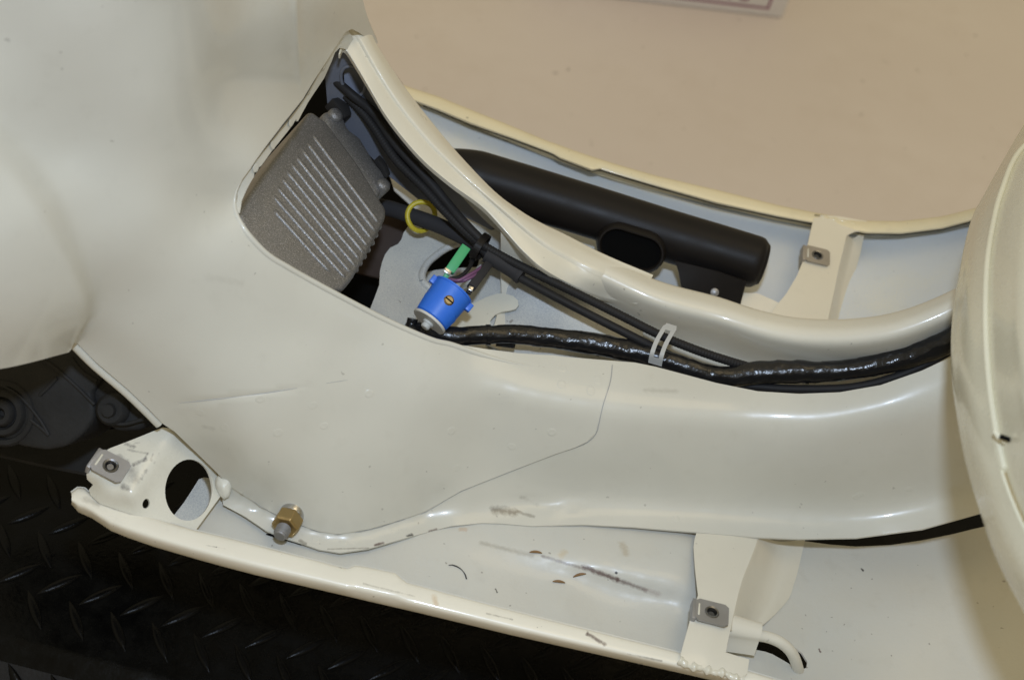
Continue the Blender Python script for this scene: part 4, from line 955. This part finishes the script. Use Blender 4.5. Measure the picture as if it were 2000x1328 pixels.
pr += [(.0172, .0037), (.0178, .0030), (.0178, 0)]
lathe('stud', pr, wcn, axn, M['zinc'], nb, 26)

# wiring harness with taped wrap
def tape_w(t, th):
    p = Vector((math.cos(th)*1.1, math.sin(th)*1.1, t*46)); a = noise.noise(p)*.09
    h = (t*19+th/(2*math.pi)+1.3*noise.noise(Vector((t*9, 3.1, 0)))+.25*noise.noise(Vector((math.cos(th), math.sin(th), t*30)))) % 1.0; return a+(.045*(1-h) if h > .12 else .0)+.06*noise.noise(Vector((math.cos(th)*.6, math.sin(th)*.6, t*17+9)))
hp = [(800, 640, .038), (836, 648, .046), (880, 656, .048), (925, 655, .048), (960, 654, .048), (1020, 654, .048), (1100, 663, .048), (1180, 675, .049), (1240, 688, .050), (1290, 701, .051), (1340, 717, .051), (1385, 732, .050), (1425, 735, .050), (1480, 728, .054), (1540, 726, .059), (1610, 726, .064), (1680, 719, .072), (1740, 706, .081), (1800, 688, .092), (1865, 660, .108), (1950, 612, .13)]
hw = thing('wiring_harness', 'thick black taped wiring harness running along the open tunnel', 'wiring harness', pt(1300, 700, z=.04))
tube('taped_loom', [pt(x, y, z=z) for x, y, z in hp], lambda t: .0046+.0016*min(1, t*5)+.0004*math.sin(t*23)+.0006*t, M['tape'], hw, 26, 420, wob=tape_w)
tube('loose_tail', [pt(x, y, z=z) for x, y, z in [(806, 622, .048), (803, 640, .044), (815, 650, .044), (845, 652, .047)]], .0032, M['tape'], hw, 14, 30, wob=tape_w)
for (x, y, z) in [(953, 654, .048)]:
    tube('tape_band', [pt(x-4, y, z=z), pt(x+4, y, z=z)], .0064, M['tape'], hw, 20, 4)
prism('tape_flag', [(0, 0), (.012, -.001), (.012, .004), (0, .004)], pt(968, 676, z=.040), unit(pt(1012, 678, z=.04)-pt(968, 676, z=.04)), (0, .6, .7), (0, -.7, .6), .0006, M['tape'], hw)

# control cables
def coil(t, th): return .04*math.sin(t*2*math.pi*190)
ca = [(648, 166, .108), (696, 207, .104), (728, 246, .098), (772, 311, .090), (830, 370, .082), (864, 408, .077), (898, 442, .073), (934, 473, .070), (990, 506, .068), (1060, 541, .066), (1140, 580, .064), (1220, 620, .063), (1290, 655, .062), (1350, 680, .060), (1420, 704, .057), (1500, 726, .052), (1580, 742, .052)]
kc = tube('control_cable', [pt(x, y, z=z) for x, y, z in ca], lambda t: .0028, M['rubber'], None, 12, 1150, wob=coil)
tag(kc, 'upper of two thin black cables, ribbed, running under the slotted strap', 'cable', 'control cables')
cb = [(660, 164, .104), (712, 212, .099), (745, 252, .092), (790, 315, .084), (842, 368, .077), (876, 408, .071), (906, 442, .068), (940, 486, .066), (980, 520, .062), (1020, 545, .060), (1100, 588, .059), (1170, 624, .058), (1245, 662, .056), (1300, 690, .052), (1360, 720, .046), (1430, 748, .043), (1500, 757, .048), (1580, 760, .054), (1660, 757, .062), (1730, 742, .072), (1800, 715, .084), (1880, 672, .104)]
kd = thing('control_cable', 'lower of two thin black cables, leaving a thick rubber sleeve', 'cable', pt(1100, 588, z=.05), 'control cables')
tube('cable_jacket', [pt(x, y, z=z) for x, y, z in cb], .0027, M['rubber'], kd, 14, 160)
sl_ = [pt(950, 497, z=.065), pt(975, 511, z=.064), pt(1000, 526, z=.062), pt(1019, 540, z=.061)]
tube('rubber_sleeve', sl_, lambda t: .0052 if t < .9 else .0055, M['hose'], kd, 20, 24)
kl = [(645, 150, .116), (690, 188, .112), (730, 222, .104), (775, 285, .095), (838, 354, .086), (872, 395, .080), (906, 435, .076), (938, 468, .072)]
tag(tube('control_cable', [pt(x, y, z=z) for x, y, z in kl], .0030, M['rubber'], None, 14, 50), 'short black cable climbing along the opening rail up into the body', 'cable', 'control cables')

# hose through the yellow ring
ho = [(735, 402, .044), (770, 410, .048), (810, 424, .052), (850, 438, .055), (890, 456, .057), (930, 478, .058), (960, 500, .058)]
tag(tube('rubber_hose', [pt(x, y, z=z) for x, y, z in ho], lambda t: .0052-.0004*t, M['hose'], None, 22, 50), 'dark grey rubber hose passing through the yellow ring', 'hose')
rgc = pt(823, 423, z=.053); ra = unit(unit(CAM-rgc)*.8+unit(pt(850, 437, z=.056)-pt(800, 418, z=.05))*.55); rb = unit(np.cross(ra, [0, 0, 1])); rd = np.cross(ra, rb)
yr = tube('rubber_ring', [rgc+(rb*math.cos(t)+rd*math.sin(t))*.0093+ra*(.0012*math.sin(2*t)) for t in np.linspace(0, 2*math.pi, 40)], .0017, M['yellow'], None, 12, 60, cap=False)
tag(yr, 'yellow rubber ring round the grey hose', 'ring')
# cable tie
tc = pt(938, 482, z=.067); ta = unit(pt(990, 510, z=.066)-pt(900, 455, z=.07)); tb_ = unit(np.cross(ta, [0, 0, 1])); td = np.cross(ta, tb_)
ct = thing('cable_tie', 'black cable tie binding the cables beside the green connector', 'cable tie', tc)
loopp = [tc+tb_*math.cos(t)*.0085+td*math.sin(t)*.0072 for t in np.linspace(0, 2*math.pi, 40)]
V = []; F = []
for i, p in enumerate(loopp):
    rr0 = unit(p-tc)
    for a, h in ((-.0022, 0), (.0022, 0), (.0022, .0012), (-.0022, .0012)): V.append(p+ta*a+rr0*h)
for i in range(39):
    for k in range(4): F.append((i*4+k, i*4+(k+1) % 4, (i+1)*4+(k+1) % 4, (i+1)*4+k))
mk('tie_strap', V, F, M['black_plastic'], ct, smooth=False)
prism('tie_head', [(-.003, -.0028), (.003, -.0028), (.003, .0028), (-.003, .0028)], tc+td*.0105-tb_*.002, ta, tb_, td, .004, M['black_plastic'], ct, .0005, 2)
prism('tie_tail', [(-.0016, 0), (.0016, 0), (.0016, .004), (-.0016, .004)], tc+td*.0085+tb_*.0045, ta, tb_, td, .0012, M['black_plastic'], ct, .0002, 1)

# blue relay
W0 = pt(840, 626, z=.060); T0 = W0+np.array([.0088, .0205, .0085]); rax = unit(T0-W0)
rl = thing('flasher_relay', 'blue plastic cylindrical relay with brass screw, end washer and tabs', 'relay', W0)
LL = float(np.linalg.norm(T0-W0))
lathe('relay_body', [(.0004, 0), (.0004, .0104), (.0010, .0109), (LL*.42, .0115), (LL*.425, .0119), (LL*.95, .0128), (LL*.955, .0132), (LL, .0132), (LL, .0124), (LL-.004, .0121), (LL-.004, 0)], W0, rax, M['blue'], rl, 40, ang=30)
lathe('end_washer', [(-.0016, .0), (-.0016, .0108), (-.0012, .0112), (0, .0112), (.0002, .0)], W0, rax, M['white_plastic'], rl, 36)
lathe('end_screw', [(-.0058, 0), (-.0058, .0022), (-.0052, .0028), (-.0030, .0028), (-.0030, .0036), (-.0016, .0036), (-.0014, 0)], W0, rax, M['white_plastic'], rl, 18)
ck = unit((CAM-W0)-rax*((CAM-W0) @ rax)); sd_ = np.cross(rax, ck)
bsd = unit(ck+sd_*.12)
lathe('brass_screw', [(0, .0032), (.0012, .0031), (.0019, .0022), (.0019, 0)], W0+rax*LL*.56+bsd*.0113, bsd, M['brass'], rl, 18)
prism('screw_slot', [(-.0028, -.0004), (.0028, -.0004), (.0028, .0004), (-.0028, .0004)], W0+rax*LL*.56+bsd*.01335, np.cross(rax, bsd), rax, bsd, .0006, M['void'], rl)
for s in (-1, 1):
    q = W0+rax*(LL-.003)+sd_*s*.0134+ck*.001
    prism('side_tab', [(-.0018, -.0026), (.0018, -.0026), (.0018, .0026), (-.0018, .0026)], q+ck*.002, sd_, rax, ck, .004, M['blue'], rl, .0006, 2)
# wedge shaped skirt round the lower half
V = []; F = []
for i in range(21):
    th = math.radians(-75+150*i/20); d = ck*math.cos(th)+sd_*math.sin(th)
    top = LL*(.36+.14*math.cos(th+.35))
    for h, r in ((.001, .0113), (top, .0125), (top, .0112)): V.append(W0+rax*h+d*r)
for i in range(20):
    for k in range(2): F.append((i*3+k, (i+1)*3+k, (i+1)*3+k+1, i*3+k+1))
mk('relay_skirt', V, F, M['blue'], rl, ang=30)

# connectors and wires on the relay
def stick(name, a, b2, w, h, mt, parent, bev=.0006):
    ax_ = unit(b2-a); n = unit((CAM-a)-ax_*((CAM-a) @ ax_)); s_ = np.cross(ax_, n); l_ = np.linalg.norm(b2-a)
    return prism(name, [(0, -w/2), (l_, -w/2), (l_, w/2), (0, w/2)], a+n*h/2, ax_, s_, n, h, mt, parent, bev, 2)
gc = thing('wire_connector', 'green plastic spade connector standing on the blue relay', 'connector', pt(872, 538, z=.068))
stick('connector_housing', pt(877, 531, z=.069), pt(910, 483, z=.075), .0062, .0048, M['green'], gc, .0007)
stick('connector_neck', pt(868, 544, z=.066), pt(878, 529, z=.069), .0032, .0028, M['green'], gc, .0004)
stick('spade_terminal', pt(871, 534, z=.0695), pt(876, 527, z=.0705), .0048, .0022, M['steel'], gc, .0003)
bc = thing('wire_connector', 'black rubber booted connector at the right of the blue relay', 'connector', pt(916, 575, z=.062))
stick('boot', pt(920, 562, z=.066), pt(957, 512, z=.062), .0056, .0050, M['hose'], bc, .0012)
stick('boot_tip', pt(914, 574, z=.064), pt(922, 560, z=.066), .0034, .0032, M['hose'], bc, .0006)
stick('terminal_glint', pt(918, 568, z=.0665), pt(921, 560, z=.0675), .0030, .0012, M['steel'], bc, .0003)
for k, (P_, mt, lb) in enumerate((([(876, 545, .066), (895, 548, .068), (915, 538, .069), (935, 526, .066), (950, 515, .06)], M['purple'], 'upper purple wire curving out of the blue relay'),
    ([(880, 548, .065), (900, 549, .067), (918, 543, .068), (938, 530, .064), (952, 519, .058)], M['purple'], 'lower purple wire curving out of the blue relay'),
    ([(878, 545, .064), (898, 541, .065), (915, 525, .064), (923, 505, .060), (918, 488, .056)], M['rubber'], 'black wire looping behind the green connector'))):
    tag(tube('relay_wire', [pt(x, y, z=z) for x, y, z in P_], .0011 if k < 2 else .0013, mt, None, 10, 30), lb, 'wire', 'wires on the relay')

# husks and fibres lying in the pan
def husk(px, py, ang, s, lb):
    c = PAN(px, py, .0010); n = PAN.normal(px, py); a = unit(RT*math.cos(ang)-UP*math.sin(ang)); a = unit(a-n*(a @ n)); b2 = np.cross(n, a)
    P_ = [c+a*t*.0037*s+b2*(.0006*(1-t*t)) for t in np.linspace(-1, 1, 9)]
    tag(tube('seed_husk', P_, lambda t: .0008*math.sin(math.pi*min(.97, max(.03, t)))**.5, M['husk'], None, 8, 14), lb, 'seed husk', 'seed husks in the pan')
husk(1046, 1080, math.radians(2), 1.0, 'brown seed husk at the upper end of the dirt streak')
husk(1132, 1123, math.radians(-14), 1.05, 'brown seed husk just below the middle of the dirt streak')
husk(1091, 1138, math.radians(3), 1.0, 'brown seed husk farthest below the dirt streak')
for P_, lb in (([(876, 1104), (885, 1104), (898, 1110), (907, 1120), (911, 1131)], 'thin dark curled fibre lying in the floor pan'),):
    tag(tube('fibre', [PAN(x, y, .0005) for x, y in P_], lambda t: .00022+.00018*abs(math.sin(t*5)), M['fibre'], None, 6, 30), lb, 'fibre')
